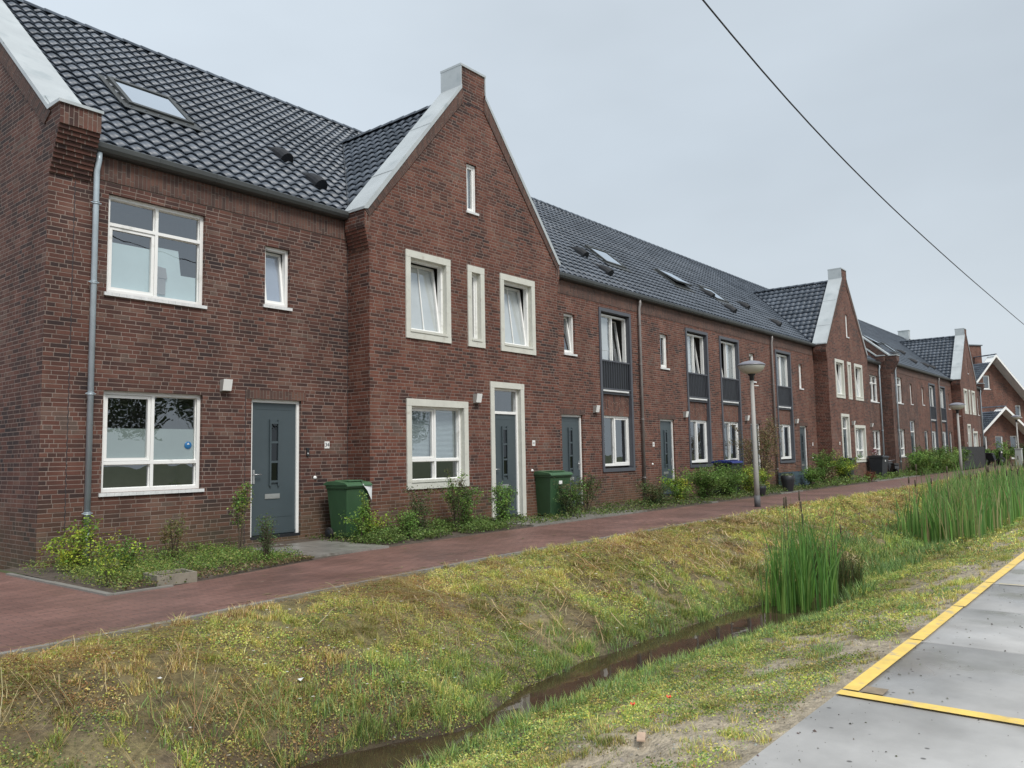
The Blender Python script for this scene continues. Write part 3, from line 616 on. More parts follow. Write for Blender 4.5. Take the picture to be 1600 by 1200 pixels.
def drape(parent, x0, x1, z0, z1, y, mat='curtain', name='curtain', folds=14, amp=.018):
    mb = MB(); n = max(6, int((x1-x0)*folds*4)); b = 0
    pts = [(x0+(x1-x0)*i/n, y+amp*math.sin((x0+(x1-x0)*i/n)*folds*6.28)+amp*.5*math.sin(i*1.7)) for i in range(n+1)]
    for (xa, ya), (xb, yb) in zip(pts[:-1], pts[1:]): mb.face([(xa, ya, z0), (xb, yb, z0), (xb, yb, z1), (xa, ya, z1)])
    mb.build(name, M[mat], parent)
def venetian(parent, x0, x1, z0, z1, y, mat='blind'):
    mb = MB(); z = z0
    while z < z1: mb.face([(x0, y, z), (x1, y, z), (x1, y+.016, z+.021), (x0, y+.016, z+.021)]); z += .026
    mb.box(x0, x1, y-.01, y+.03, z1-.03, z1); mb.build('blind', M[mat], parent)

def sash_blind(w, mat='curtain'):
    for s_ in w.children:
        if s_.name.startswith('sash'):
            for p in s_.children:
                if p.name.startswith('pane'):
                    c = p.copy(); c.data = p.data.copy(); c.name = 'sash_blind'; c.data.materials.clear(); c.data.materials.append(M[mat]); COL.objects.link(c); c.parent = w; c.location = (0, .03, 0)
def window(h, x0, x1, z0, z1, cells, y=.07, fr=.055, sill=True, surround=None, blind=None, roomy=True, mull=.05, label=None, name='window'):
    """cells: (fx0,fx1,fz0,fz1,kind) in fractions; kinds: fixed, sash, tilt ; outer size x0..x1,z0..z1"""
    mb = MB(); frame_rect(mb, x0, x1, z0, z1, fr, y, y+.10)
    W = x1-x0-2*fr; H = z1-z0-2*fr; X = lambda f: x0+fr+W*f; Z = lambda f: z0+fr+H*f
    xs = sorted({c[0] for c in cells if c[0] > 0}); g = mull/2
    done = set()
    for c in cells:
        if c[0] > 0 and ('x', c[0], c[2]) not in done: mb.box(X(c[0])-g, X(c[0])+g, y+.004, y+.096, Z(c[2])+(g if c[2] > 0 else 0), Z(c[3])-(g if c[3] < 1 else 0), skip='tu'); done.add(('x', c[0], c[2]))
        if c[2] > 0 and ('z', c[2], c[0]) not in done: mb.box(X(c[0]), X(c[1]), y+.002, y+.098, Z(c[2])-g, Z(c[2])+g); done.add(('z', c[2], c[0]))
    w = mb.build(name, M['white'], h, bevel=0)
    if label: w['label'] = label
    for c in cells:
        a = X(c[0])+(g if c[0] > 0 else 0); b = X(c[1])-(g if c[1] < 1 else 0); p = Z(c[2])+(g if c[2] > 0 else 0); q = Z(c[3])-(g if c[3] < 1 else 0); k = c[4]
        if k == 'fixed':
            s = MB(); frame_rect(s, a, b, p, q, .012, y+.045, y+.075); s.build('glazing_bead', M['white'], w); pane(w, a+.012, b-.012, p+.012, q-.012, y+.06)
        else:
            t = .045; s = MB(); frame_rect(s, a+.004, b-.004, p+.004, q-.004, t, y+.018, y+.075)
            if len(c) > 5 and c[5] == 'bar': s.box((a+b)/2-.011, (a+b)/2+.011, y+.035, y+.06, p+t, q-t)
            tl = .13 if k == 'tilt' else 0
            if tl: s.v = [(v[0], v[1]+(v[2]-p)*tl, v[2]) for v in s.v]
            so_ = s.build('sash', M['white'], w); pane(so_, a+t, b-t, p+t, q-t, y+.05+.0, tilt=None) if not tl else pane(so_, a+t, b-t, p+t, q-t, y+.05+t*tl, tilt=tl)
    if sill:
        s = MB(); n = max(2, int((x1-x0+.08)/.105)); ww = (x1-x0+.08)/n
        for i in range(n): s.box(x0-.04+i*ww, x0-.04+(i+1)*ww-.003, -.035, y+.01, z0-.055, z0-.004)
        s.build('window_sill', M['sill'], w)
    if surround:
        t = surround; s = MB(); X0, X1, Z0, Z1 = x0-t, x1+t, z0-t, z1+t
        s.box(X0, X1, -.03, y+.01, Z1-t-.01, Z1); s.box(X0, X1, -.03, y+.01, Z0, Z0+t); s.box(X0+.002, X0+t, -.028, y+.01, Z0+t+.003, Z1-t-.013); s.box(X1-t, X1-.002, -.028, y+.01, Z0+t+.003, Z1-t-.013)
        s.build('stone_surround', M['stone'], w); s = MB(); s.box(x0-.02, x1+.02, -.045, y-.0, z0+.0, z0+.05); s.build('window_sill', M['stone'], w)
    if roomy: room(w, x0, x1, z0, z1, y+.101)
    return w, X, Z

def door(h, x0, x1, z0=0.0, z1=2.38, y=.07, transom=None, handle='l', tall=False, surround=None):
    fr = .055; mb = MB(); mb.box(x0, x0+fr, y-.01, y+.08, z0, z1); mb.box(x1-fr, x1, y-.01, y+.08, z0, z1); mb.box(x0+fr, x1-fr, y-.01, y+.08, z1-fr, z1, skip='lr')
    zt = z1-fr
    if transom: mb.box(x0+fr, x1-fr, y-.008, y+.078, transom, transom+.06, skip='lr'); zt = transom
    d = MB(); a, b = x0+fr+.003, x1-fr-.003; d.box(a, b, y+.02, y+.065, z0+.03, zt-.004)
    g1 = z0+.17*1; c = a+(b-a)*.43; zc0, zc1 = z0+.88, z0+2.03
    do = d.build('door', M['slate_door'], h)
    s = MB()   # raised weather board, grooves
    s.box(a+.005, b-.005, y-.0, y+.0205, z0+.05, z0+.10); s.box(a+.07, b-.07, y+.0155, y+.0205, z0+.335, z0+.341); s.box(a+.07, b-.07, y+.0155, y+.0205, zt-.12, zt-.114)
    s.build('door_moulding', M['slate_door'], do)
    fo = mb.build('door_frame', M['white'], do)
    s = MB()
    for i in range(3):
        q0 = zc0+.10+i*.345; s.box(c, c+.13, y+.012, y+.0195, q0, q0+.305)
    s.build('door_glazing', M['doorglass'], do)
    s = MB(); s.box(c-.035, c-.005, y-.012, y+.0197, zc0, zc1+.02); s.box(c+.135, c+.165, y-.012, y+.0197, zc0, zc1+.02)
    for i in range(4): q0 = zc0+.06+i*.345; s.box(c-.005, c+.135, y-.006, y+.0197, q0, q0+.038, skip='lr')
    s.build('glazing_rails', M['slate_door'], do)
    s = MB(); m = a+(b-a)*.47; s.box(m-.15, m+.15, y+.008, y+.0198, z0+.66, z0+.745); s.box(m-.13, m+.13, y+.004, y+.0082, z0+.675, z0+.73); s.build('letterbox', M['steel'], do)
    hx = a+.045 if handle == 'l' else b-.045; sg = 1 if handle == 'l' else -1
    s = MB(); s.box(hx-.02, hx+.02, y+.008, y+.0196, z0+.93, z0+1.17); s.tube([(hx, y+.01, z0+1.09), (hx, y-.035, z0+1.09), (hx+sg*.03, y-.045, z0+1.09), (hx+sg*.12, y-.045, z0+1.088)], .010, 8); s.build('door_handle', M['steel'], do)
    s = MB(); s.box(x0+.01, x1-.01, y-.06, y+.07, z0-.09, z0+.028); s.build('threshold', M['black_plastic'], do)
    if transom: pane(do, x0+fr, x1-fr, transom+.06, z1-fr, y+.03, 'transom_pane'); room(do, x0, x1, transom, z1, y+.081, .8)
    if surround:
        t = surround; s = MB(); s.box(x0-t, x1+t, -.03, y+.0, z1, z1+t); s.box(x0-t+.002, x0, -.028, y+.0, z0-.15, z1-.003); s.box(x1, x1+t-.002, -.028, y+.0, z0-.15, z1-.003); s.build('stone_surround', M['stone'], do)
    return do
M['doorglass'] = glass_mat('door_glass', .07, (.02, .025, .03))

def soldier(h, x0, x1, z0, z1, y=-.012, name='soldier_course', mat='brick_dark', yb=.0):
    mb = MB(); mb.face([(x0, y, z0), (x1, y, z0), (x1, y, z1), (x0, y, z1)], uv=[(z0, x0), (z0, x1), (z1, x1), (z1, x0)])
    for F in ([(x0, yb, z0), (x1, yb, z0), (x1, y, z0), (x0, y, z0)], [(x0, y, z1), (x1, y, z1), (x1, yb, z1), (x0, yb, z1)], [(x0, yb, z0), (x0, y, z0), (x0, y, z1), (x0, yb, z1)], [(x1, y, z0), (x1, yb, z0), (x1, yb, z1), (x1, y, z1)]): mb.face(F)
    return mb.build(name, M[mat], h)
def joint(h, x, z0, z1, y=-.002):
    mb = MB(); z = z0; k = 0
    while z < z1-.01:
        q = min(z+.065, z1); o = .004*((k % 2)*2-1); mb.box(x-.005+o, x+.006+o, y, .0, z, q, skip='b'); z = q; k += 1
    mb.build('expansion_joint', M['ink'], h)
def wall_lamp(h, x, z, y=0.0):
    mb = MB(); mb.prism([(y, z-.10), (y-.09, z-.09), (y-.13, z+.10), (y, z+.10)], 'x', x-.075, x+.075); o = mb.build('wall_lamp', M['lamp_grey'], h)
    s = MB(); s.prism([(y-.092, z-.085), (y-.098, z-.085), (y-.138, z+.102), (y-.128, z+.102)], 'x', x-.08, x+.08); s.build('lamp_cover', M['plate'], o)
def text_mesh(txt, size, parent, loc, mat, name='house_number', ext=.002):
    cu = bpy.data.curves.new(name, 'FONT'); cu.body = txt; cu.size = size; cu.extrude = ext; cu.align_x = 'CENTER'; cu.align_y = 'CENTER'
    tmp = bpy.data.objects.new('tmp', cu); COL.objects.link(tmp); dg = bpy.context.evaluated_depsgraph_get(); me = bpy.data.meshes.new_from_object(tmp.evaluated_get(dg)); bpy.data.objects.remove(tmp)
    o = link(name, me, parent, [mat]); o.location = loc; o.rotation_euler = (math.pi/2, 0, 0); return o
def number_plate(h, x, z, y=0.0, txt=None):
    mb = MB(); mb.box(x-.055, x+.055, y-.008, y, z-.065, z+.065); o = mb.build('number_plate', M['plate'], h)
    if txt: text_mesh(txt, .10, o, (x, y-.010, z), M['ink'])
    else:
        s = MB()
        for dx in (-.022, .014): s.box(x+dx-.008, x+dx+.010, y-.0105, y-.008, z-.028, z+.030)
        s.build('number_mark', M['pipe_brown'], o)
def doorbell(h, x, z, y=0.0):
    mb = MB(); mb.box(x-.028, x+.028, y-.03, y, z-.075, z+.075); o = mb.build('doorbell', M['black_plastic'], h, bevel=.006)
    s = MB(); s.lathe([(0, .0), (.016, .0), (.018, -.004)], (0, 0, 0), 14); s.xform(Matrix.Translation((x, y-.0335, z-.03)) @ Matrix.Rotation(math.pi/2, 4, 'X')); s.build('bell_button', M['steel'], o)
def tap(h, x, z, y=0.0):
    s = MB(); s.lathe([(0, .03), (.02, .03), (.032, .012), (.035, 0)], (0, 0, 0), 14); s.xform(Matrix.Translation((x, y, z)) @ Matrix.Rotation(math.pi/2, 4, 'X')); s.build('wall_cap', M['plate'], h)

RN = Vector((0, -RP/SL, 1/SL)); RV = Vector((0, 1/SL, RP/SL))
def on_roof(x, y, off=0.0): return Vector((x, y, EZ+RP*y))+RN*off
def roof_box(mb, x0, x1, y0, y1, o0, o1, mi=0):
    c = [on_roof(x, y, o) for o in (o0, o1) for (x, y) in ((x0, y0), (x1, y0), (x1, y1), (x0, y1))]
    for F in ((0, 1, 5, 4), (1, 2, 6, 5), (2, 3, 7, 6), (3, 0, 4, 7), (4, 5, 6, 7), (3, 2, 1, 0)): mb.face([c[i] for i in F], mi=mi)
def skylight(h, x0, x1, y0, y1, opened=0.0, dark=False):
    mb = MB(); t = .085; roof_box(mb, x0, x0+t, y0, y1, .0, .10); roof_box(mb, x1-t, x1, y0, y1, .0, .10); roof_box(mb, x0+t, x1-t, y0, y0+t*.8, .0, .095); roof_box(mb, x0+t, x1-t, y1-t*.8, y1, .0, .105)
    roof_box(mb, x0-.13, x0-.004, y0-.02, y1+.08, .028, .042); roof_box(mb, x1+.004, x1+.13, y0-.02, y1+.08, .028, .042); roof_box(mb, x0-.13, x1+.13, y0-.16, y0-.004, .045, .058)
    s = mb.build('skylight', M['gutter'], h)
    if opened:
        g = MB(); P = [on_roof(x0+.03, y1, .11), on_roof(x1-.03, y1, .11), on_roof(x1-.03, y0, .11+opened), on_roof(x0+.03, y0, .11+opened)]; Q = [p-RN*.05 for p in P]
        g.face([P[0], P[1], P[2], P[3]][::-1]); g.face(Q); 
        for i in range(4): j = (i+1) % 4; g.face([P[i], P[j], Q[j], Q[i]])
        sash = g.build('roof_sash', M['gutter'], s)
        g = MB(); q = [p+RN*.004 for p in P]; c = sum(q, Vector())/4; q = [c+(p-c)*.84 for p in q]; g.face(q[::-1]); g.build('pane', M['skyglass'], sash)
        g = MB(); q = [on_roof(x0+t, y0+t, .02), on_roof(x1-t, y0+t, .02), on_roof(x1-t, y1-t, .02), on_roof(x0+t, y1-t, .02)]; g.face(q); g.build('room_interior', M['room'], s)
    else:
        g = MB(); q = [on_roof(x0+t, y0+t*.8, .085), on_roof(x1-t, y0+t*.8, .085), on_roof(x1-t, y1-t*.8, .085), on_roof(x0+t, y1-t*.8, .085)]; g.face(q); g.build('pane', M['skyglass'], s)
        g = MB(); q = [on_roof(x0+t, y0+t*.8, .05), on_roof(x1-t, y0+t*.8, .05), on_roof(x1-t, y1-t*.8, .05), on_roof(x0+t, y1-t*.8, .05)]; g.face(q); g.build('blind', M['room' if dark else 'curtain'], s)
def roof_vent(h, x, y, s=1.0):
    mb = MB(); prof = [(-.0, .02), (-.0, .16), (-.05, .19), (-.16, .17), (-.20, .10), (-.20, .05)]; W = .135*s
    # hooded outlet: arch cross-section swept up the slope
    m = 8; rings = []
    for (d, r) in ((-.24, .185), (-.04, .18), (.18, .12), (.34, .03)):
        rings.append([on_roof(x+W*1.1*math.cos(math.pi*k/m), y+d/SL*s, .02+r*s*math.sin(math.pi*k/m)+.02) for k in range(m+1)])
    for a, b in zip(rings[:-1], rings[1:]):
        for k in range(m): mb.face([a[k], b[k], b[k+1], a[k+1]], sm=True)
    mb.face(rings[0]); roof_box(mb, x-.16*s, x+.16*s, y-.26/SL, y+.42/SL, .030, .040)
    mb.build('roof_vent', M['vent_black'], h)

def corbel_pier_x(mb, mi=0): pass

# ------------------------------------------------------------------ house types
def mir(x, c, on): return 2*c-x if on else x
def end_house(label, X0, X1, yf, flip, number=None, cfg=None, nseg=8, full=True):
    """house with raised parapet end wall on the left (or right when flip) ; X0..X1 global"""
    h = thing('terraced_house', label, 'house', ((X0+X1)/2, yf, 0), 0, 'brick terraced houses in the row')
    c = 0.0; Wd = X1-X0; a = -Wd/2; b = Wd/2
    def m(u): return -u if flip else u
    def mm(u0, u1): return (m(u0), m(u1)) if not flip else (m(u1), m(u0))
    PW = .57
    wins = cfg['wins']; holes = []
    for w in wins: q0, q1 = mm(a+w['x'][0], a+w['x'][1]); holes.append((q0, q1, w['z'][0], w['z'][1]))
    d = cfg.get('door')
    if d: q0, q1 = mm(a+d['x'][0], a+d['x'][1]); holes.append((q0, q1, -.02, d['z']))
    xr0, xr1 = mm(a, b)
    mb = MB(); wall_mesh(mb, min(xr0, xr1), max(xr0, xr1), -.35, [(min(xr0, xr1), 5.98), (max(xr0, xr1), 5.98)], holes); mb.build('front_wall', M['brick'], h)
    # parapet end wall with corbelled shoulder
    e0, e1 = mm(a, a+PW); lo, hi = min(e0, e1), max(e0, e1)
    K0 = 85; poly = [(.02, K0*.065)]
    ov = (lo, hi)
    mb = MB(); zt = 6.47; yb = 2*RY
    poly = [(.0005, -.35), (yb, -.35), (yb, zt), (RY, zt+RP*RY), (.10, zt+RP*.10-.02), (.0005, zt)]
    mb.prism(poly, 'x', lo, hi)
    for i in range(10): mb.box(lo-.0, hi+.0, -.03*(i+1)-.0, .0, (K0+i)*.065+.004, (K0+i+1)*.065, skip='b')
    yy = -.33; mb.box(lo, hi, yy, .0, (K0+10)*.065, zt-.002, skip='bf')
    mb.face([(lo, yy, (K0+10)*.065), (hi, yy, (K0+10)*.065), (hi, yy, zt-.002), (lo, yy, zt-.002)], uv=[((K0+10)*.065, lo), ((K0+10)*.065, hi), (zt, hi), (zt, lo)])
    mb.build('end_wall', M['brick'], h)
    # sloping soldier band under the coping on the outer face
    xo = m(a) - (.018 if not flip else -.018); mb = MB(); t = .235; n = Vector((-RP/SL, 1/SL))
    p0 = Vector((-.02, zt-.05)); p1 = Vector((RY, zt+RP*RY-.11)); L = (p1-p0).length
    q = [p0, p1, p1-Vector((0, t*SL)), p0-Vector((-.22, t*SL-.18))]
    mb.face([(xo, p[0], p[1]) for p in (q[::-1] if not flip else q)], uv=[(0, 0), (0, L), (t, L), (t, 0)][::-1 if not flip else 1])
    for i in range(4): j = (i+1) % 4; mb.face([(xo, q[i][0], q[i][1]), (xo, q[j][0], q[j][1]), (m(a), q[j][0], q[j][1]), (m(a), q[i][0], q[i][1])])
    mb.build('soldier_course', M['brick_dark'], h)
    # zinc coping
    mb = MB(); zl, zh = (lo-.03, hi+.02) if not flip else (lo-.02, hi+.03); th = .05
    poly = [(-.36, zt), (.06, zt), (RY, zt+RP*(RY-.06)), (yb+.1, zt-.1), (yb+.1, zt-.03), (RY, zt+RP*(RY-.06)+.07), (.04, zt+.065), (-.36, zt+.045)]
    mb.prism(poly, 'x', zl, zh)
    for s_ in (1.9, 3.9): mb.prism([(s_, zt+RP*(s_-.06)+.055), (s_+.02, zt+RP*(s_-.04)+.055), (s_+.02, zt+RP*(s_-.04)+.078), (s_, zt+RP*(s_-.06)+.078)], 'x', zl, zh)
    mb.prism([(-.0, zt+.05), (.05, zt+.05), (.30, zt+.27), (.27, zt+.29)], 'x', (zl+zh)/2-.27, (zl+zh)/2+.27) if full else None
    mb.build('zinc_coping', M['zinc'], h)
    # roof
    r0, r1 = mm(a+PW, b); main_roof(h, min(r0, r1), max(r0, r1), (X0+X1)/2, nseg=nseg)
    gutter(h, min(r0, r1)+.01, max(r0, r1)-.0)
    s0, s1 = mm(a+PW+.03, b); soldier(h, min(s0, s1), max(s0, s1), 5.60, 5.965)
    downpipe(h, m(a+PW+.06), shoe=full, mat='pipe')
    joint(h, m(a+.36), -.1, 5.5)
    for w in wins:
        q0, q1 = mm(a+w['x'][0], a+w['x'][1]); w_, X_, Z_ = window(h, q0, q1, w['z'][0], w['z'][1], w['cells'], name='window'); w['obj'] = w_; w['q'] = (q0, q1)
    if d:
        q0, q1 = mm(a+d['x'][0], a+d['x'][1]); door(h, q0, q1, 0, d['z'], transom=d.get('transom'), handle='l' if not flip else 'r', surround=None)
        soldier(h, q0-.11, q1+.10, d['z']+.001, d['z']+.155, y=-.006)
    return h, m, a

# =================================================================== block 1
win22 = [(0, .5, .0, .27, 'fixed'), (.5, 1, .0, .27, 'fixed'), (0, .5, .27, 1, 'sash'), (.5, 1, .27, 1, 'fixed')]
win22u = [(0, .5, .0, .72, 'sash'), (.5, 1, .0, .72, 'fixed'), (0, .5, .72, 1, 'fixed'), (.5, 1, .72, 1, 'fixed')]
A0 = 4.50
cfgA = dict(wins=[dict(x=(5.35-A0, 6.93-A0), z=(.90, 2.42), cells=win22), dict(x=(5.35-A0, 6.93-A0), z=(3.90, 5.42), cells=win22u), dict(x=(8.08-A0, 8.60-A0), z=(4.08, 5.15), cells=[(0, 1, 0, 1, 'tilt')])],
            door=dict(x=(7.84-A0, 8.86-A0), z=2.40))
hA, mA, aA = end_house('end house number 34 with zinc-capped brick side wall, zinc downpipe and wide white windows', A0, 9.94, 0, False, cfg=cfgA)
ox = (A0+9.94)/2
wall_lamp(hA, 7.31-ox, 2.59); number_plate(hA, 9.44-ox, 1.60, txt='34'); doorbell(hA, 9.0-ox, 1.47); tap(hA, 9.17-ox, 1.0)
joint(hA, 7.72-ox, -.1, 2.55); joint(hA, 9.925-ox, -.1, 5.5)
skylight(hA, 6.42-ox, 7.66-ox, 1.80, 2.72); roof_vent(hA, 9.92-.35-ox, 1.72); roof_vent(hA, 9.85-ox-.02, .93)
# coverings behind the glass of house 34
w = cfgA['wins'][0]; q0, q1 = w['q']; W_ = q1-q0; mid = (q0+q1)/2
pane(w['obj'], q0+.10, mid-.07, 1.40, 1.86, .07+.065+.02, 'privacy_film', 'film'); pane(w['obj'], mid+.04, q1-.07, 1.36, 1.86, .07+.065, 'privacy_film', 'film')
s = MB(); s.lathe([(0, .004), (.058, .004), (.062, 0)], (0, 0, 0), 20); s.xform(Matrix.Translation((q1-.17, .07+.055, 1.60)) @ Matrix.Rotation(math.pi/2, 4, 'X')); st = s.build('round_sticker', M['sticker_blue'], w['obj'])
s = MB(); s.face([(q1-.17-.022, .119, 1.612), (q1-.17+.022, .119, 1.612), (q1-.17, .119, 1.642)]); s.build('sticker_triangle', M['plate'], w['obj'])
w = cfgA['wins'][1]; q0, q1 = w['q']; mid = (q0+q1)/2
pane(w['obj'], q0+.06, mid-.04, 3.96, 4.72, .07+.105, 'window_cover', 'paper')
mb = MB(); mb.face([(mid+.03, .18, 3.96), (q1-.06, .18, 3.96), (q1-.06, .18, 4.38), (mid+.47, .18, 4.38), (mid+.42, .18, 4.78), (mid+.03, .18, 4.78)]); mb.build('window_cover', M['paper'], w['obj'])
mb = MB(); mb.box(mid+.03, mid+.20, .15, .17, 4.02, 4.27); mb.prism([(mid+.03, 4.28), (mid+.23, 4.28), (mid+.20, 4.45), (mid+.03, 4.47)], 'y', .15, .17); mb.build('grey_card', M['card'], w['obj'])
w = cfgA['wins'][2]; q0, q1 = w['q']; sash_blind(w['obj'], 'voile')

def gable_house(label, X0, X1, yf, flip, nseg=8, full=True, yp=.63):
    """projecting gable. local frame: y=0 is the recessed facade plane, gable front at y=-yp"""
    h = thing('gabled_house', label, 'house', ((X0+X1)/2, yf, 0), 0, 'brick terraced houses in the row')
    Wd = X1-X0; a = -Wd/2; b = Wd/2; Yg = -yp; m = (lambda u: -u) if flip else (lambda u: u)
    def mm(u0, u1): return (m(u0), m(u1)) if not flip else (m(u1), m(u0))
    g = MB; ZC = 9.98; cw = .39; zs = 6.08; so_x = .11; slp = (9.46-zs)/(b+so_x-cw)
    holes = []
    def R_(u0, u1): return mm(a+u0, a+u1)
    st = .13
    W1 = R_(.93+st, 2.22-st); WN = R_(2.76+st, 3.31-st); W2 = R_(3.86+st, 5.15-st); WG = R_(.93+st, 2.72-st); DR = R_(3.46+st, 4.66-st); AT = R_(2.80, 3.12)
    for (q, z0, z1) in ((W1, 3.71+st, 5.5-st), (WN, 3.71+st, 5.5-st), (W2, 3.71+st, 5.5-st), (WG, .71+st, 2.5-st), (AT, 6.72, 7.80)): holes.append((q[0]-.006, q[1]+.006, z0-.006, z1+.006))
    holes.append((DR[0]-.006, DR[1]+.006, -.10, 2.99-st+.006))
    F = h  # parts hang directly from the house; y offset through mesh transform
    top = [(a, zs+.02+slp*so_x), (-cw, 9.46), (-cw+1e-7, ZC), (cw-1e-7, ZC), (cw, 9.46), (b, zs+.02+slp*so_x)]
    top = [(a, zs+slp*so_x), (-cw, 9.46)], [(-cw, ZC), (cw, ZC)], [(cw, 9.46), (b, zs+slp*so_x)]
    mb = MB()
    # split the facade in three strips around the chimney block
    for (tp, x0, x1) in ((top[0], a, -cw), (top[1], -cw, cw), (top[2], cw, b)):
        hs = []
        for (p, q, r, s_) in holes:
            if q > x0 and p < x1: hs.append((max(p, x0), min(q, x1), r, s_))
        wall_mesh(mb, x0, x1, -.35, tp, [], y=0) if not hs else strip_wall(mb, x0, x1, tp, hs)
    for (p, q, r, s_) in holes:
        rv = .13
        mb.face([(p, 0, r), (p, 0, s_), (p, rv, s_), (p, rv, r)]); mb.face([(q, rv, r), (q, rv, s_), (q, 0, s_), (q, 0, r)]); mb.face([(p, 0, s_), (q, 0, s_), (q, rv, s_), (p, rv, s_)]); mb.face([(p, rv, r), (q, rv, r), (q, 0, r), (p, 0, r)])
    # returns, corbelled shoulders
    T = .575
    for sgn, xe in ((-1, a), (1, b)):
        mb.box(xe-.002 if sgn < 0 else xe-.3, xe+.3 if sgn < 0 else xe+.002, .002, yp+.3, -.35, 5.53, skip='ft')
        mb.box(min(xe, xe-sgn*.3), max(xe, xe-sgn*.3), .002, T, 5.53, zs+.05, skip='f')
        for i in range(7):
            o = sgn*(.016*(i+1)); mb.box(min(xe-sgn*.05, xe+o), max(xe-sgn*.05, xe+o), -.001-.0006*i, T, (82+i)*.065+.004+.0, (83+i)*.065)
        x1_ = xe+sgn*.118; zz = 89*.065
        mb.box(min(xe-sgn*.05, x1_), max(xe-sgn*.05, x1_), -.006, T, zz, zs+.04, skip='f'); 
        xa, xb = min(xe-sgn*.05, x1_), max(xe-sgn*.05, x1_); mb.face([(xa, -.0065, zz), (xb, -.0065, zz), (xb, -.0065, zs+.04), (xa, -.0065, zs+.04)], uv=[(zz, xa), (zz, xb), (zs, xb), (zs, xa)])
    # solid thickness of the parapet (rear face) hidden above the roof by zinc
    mb.prism([(-cw, 9.3), (cw, 9.3), (cw, ZC), (-cw, ZC)], 'y', .004, T)
    mb.v = [(v[0], v[1]+Yg, v[2]) for v in mb.v]; mb.build('gable_wall', M['brick_warm'], h)
    # sloping soldier bands on the front
    mb = MB(); t = .225; ns = math.hypot(1, slp)
    for sg in (1, -1):
        p0 = Vector((sg*(b+so_x-.0), zs)); p1 = Vector((sg*(cw-.03), 9.49)); L = (p1-p0).length; dz = t*ns
        q = [p0, p1, p1-Vector((0, dz)), p0-Vector((sg*.10, .12)) if True else None]
        fa = [(p[0], -.02, p[1]) for p in q]; uvq = [(0, 0), (0, L), (t, L), (t, 0)]
        if sg > 0: fa = fa[::-1]; uvq = uvq[::-1]
        mb.face(fa, uv=uvq)
        for i in range(4): j = (i+1) % 4; mb.face([(q[i][0], -.02, q[i][1]), (q[j][0], -.02, q[j][1]), (q[j][0], .0, q[j][1]), (q[i][0], .0, q[i][1])])
    mb.v = [(v[0], v[1]+Yg, v[2]) for v in mb.v]; mb.build('soldier_course', M['brick_dark'], h)
    mb = MB(); mb.box(-cw+.02, cw-.02, -.004, 0, 9.16, 9.172); mb.v = [(v[0], v[1]+Yg, v[2]) for v in mb.v]; mb.build('expansion_joint', M['ink'], h)
    # zinc coping, shoulder caps and chimney cladding
    mb = MB(); th = .06
    for sg in (1, -1):
        xo = b+so_x
        poly = [(sg*(xo+.035), zs), (sg*(xo-.06), zs+.02), (sg*(cw), 9.46), (sg*(cw), 9.46+th*ns), (sg*(xo-.10), zs+.045+slp*.10*1.0+.05), (sg*(xo+.035), zs+.05)]
        mb.prism(poly, 'y', -.035, T+.02)
        for f_ in (.22, .62):
            xa = sg*(xo-.1+(cw-xo+.1)*f_); za = zs+.02+slp*(xo-abs(xa))+th*ns-.03; mb.prism([(xa, za-.02), (xa-sg*.02, za-.02+slp*.02), (xa-sg*.02, za+slp*.02+.028), (xa, za+.028)], 'y', -.036, T+.022)
        mb.box(min(sg*cw, sg*(cw+.03)), max(sg*cw, sg*(cw+.03)), -.022, T+.02, 9.46, ZC)
    mb.box(-cw-.035, cw+.035, -.03, T+.03, ZC, ZC+.05); mb.box(-cw, cw, T, T+.02, 9.3, ZC)
    mb.v = [(v[0], v[1]+Yg, v[2]) for v in mb.v]; mb.build('zinc_coping', M['zinc'], h)
    # roofs : cross roof + main slope outside it
    RZ, gs = 9.50, 1.12
    sl2 = math.hypot(1, gs); rows = int((b+.05)*sl2/ROWH+.5)
    for sg in (-1, 1):
        mb = MB(); P = (sg*(b+.02), Yg+T-.02, RZ-gs*(b+.02)); V = Vector((-sg/sl2, 0, gs/sl2)); Nn = Vector((sg*gs/sl2, 0, 1/sl2))
        def rng(k):
            z = RZ-gs*(b+.02)+(k+.6)*ROWH*gs/sl2; yv = (z-EZ)/RP+.12-(Yg+T-.02); return [(0, max(.2, yv))]
        tiles(mb, P, (0, 1, 0), V, Nn, rows, rng, nseg)
        mb.build('cross_roof', M['tile'], h)
    ridge_tiles(h, (0, Yg+T, RZ+.02), (0, (RZ-EZ)/RP+.1, RZ+.02))
    main_roof(h, a, b, (X0+X1)/2, clip=lambda z, u0, u1: [(u0, u1)] if z > RZ else [(u0, -(RZ-z)/gs+.10), ((RZ-z)/gs-.10, u1)], nseg=nseg)
    mb = MB()
    for sg in (-1, 1):   # valley flashing
        p0 = Vector((sg*(b-.0), (RZ-gs*b-EZ)/RP, RZ-gs*b+.045)); p1 = Vector((0, (RZ-EZ)/RP, RZ+.045)); s_ = Vector((sg*.07, -.05, 0)); mb.face([p0-s_, p0+s_, p1+s_, p1-s_] if sg < 0 else [p0+s_, p0-s_, p1-s_, p1+s_])
    mb.build('valley_flashing', M['lead'], h)
    # openings: built in a sub frame pushed forward by yp
    def push(objs):
        pass
    made = []
    before = set(bpy.data.objects.keys())
    upc = [(0, 1, 0, 1, 'tilt', 'bar')]
    w1, X_, Z_ = window(h, W1[0], W1[1], 3.71+st, 5.5-st, upc, sill=False, surround=st, y=.09)
    sash_blind(w1)
    w2, X_, Z_ = window(h, W2[0], W2[1], 3.71+st, 5.5-st, upc, sill=False, surround=st, y=.09)
    sash_blind(w2)
    wn, X_, Z_ = window(h, WN[0], WN[1], 3.71+st, 5.5-st, [(0, 1, 0, 1, 'sash')], sill=False, surround=st, y=.09, fr=.04)
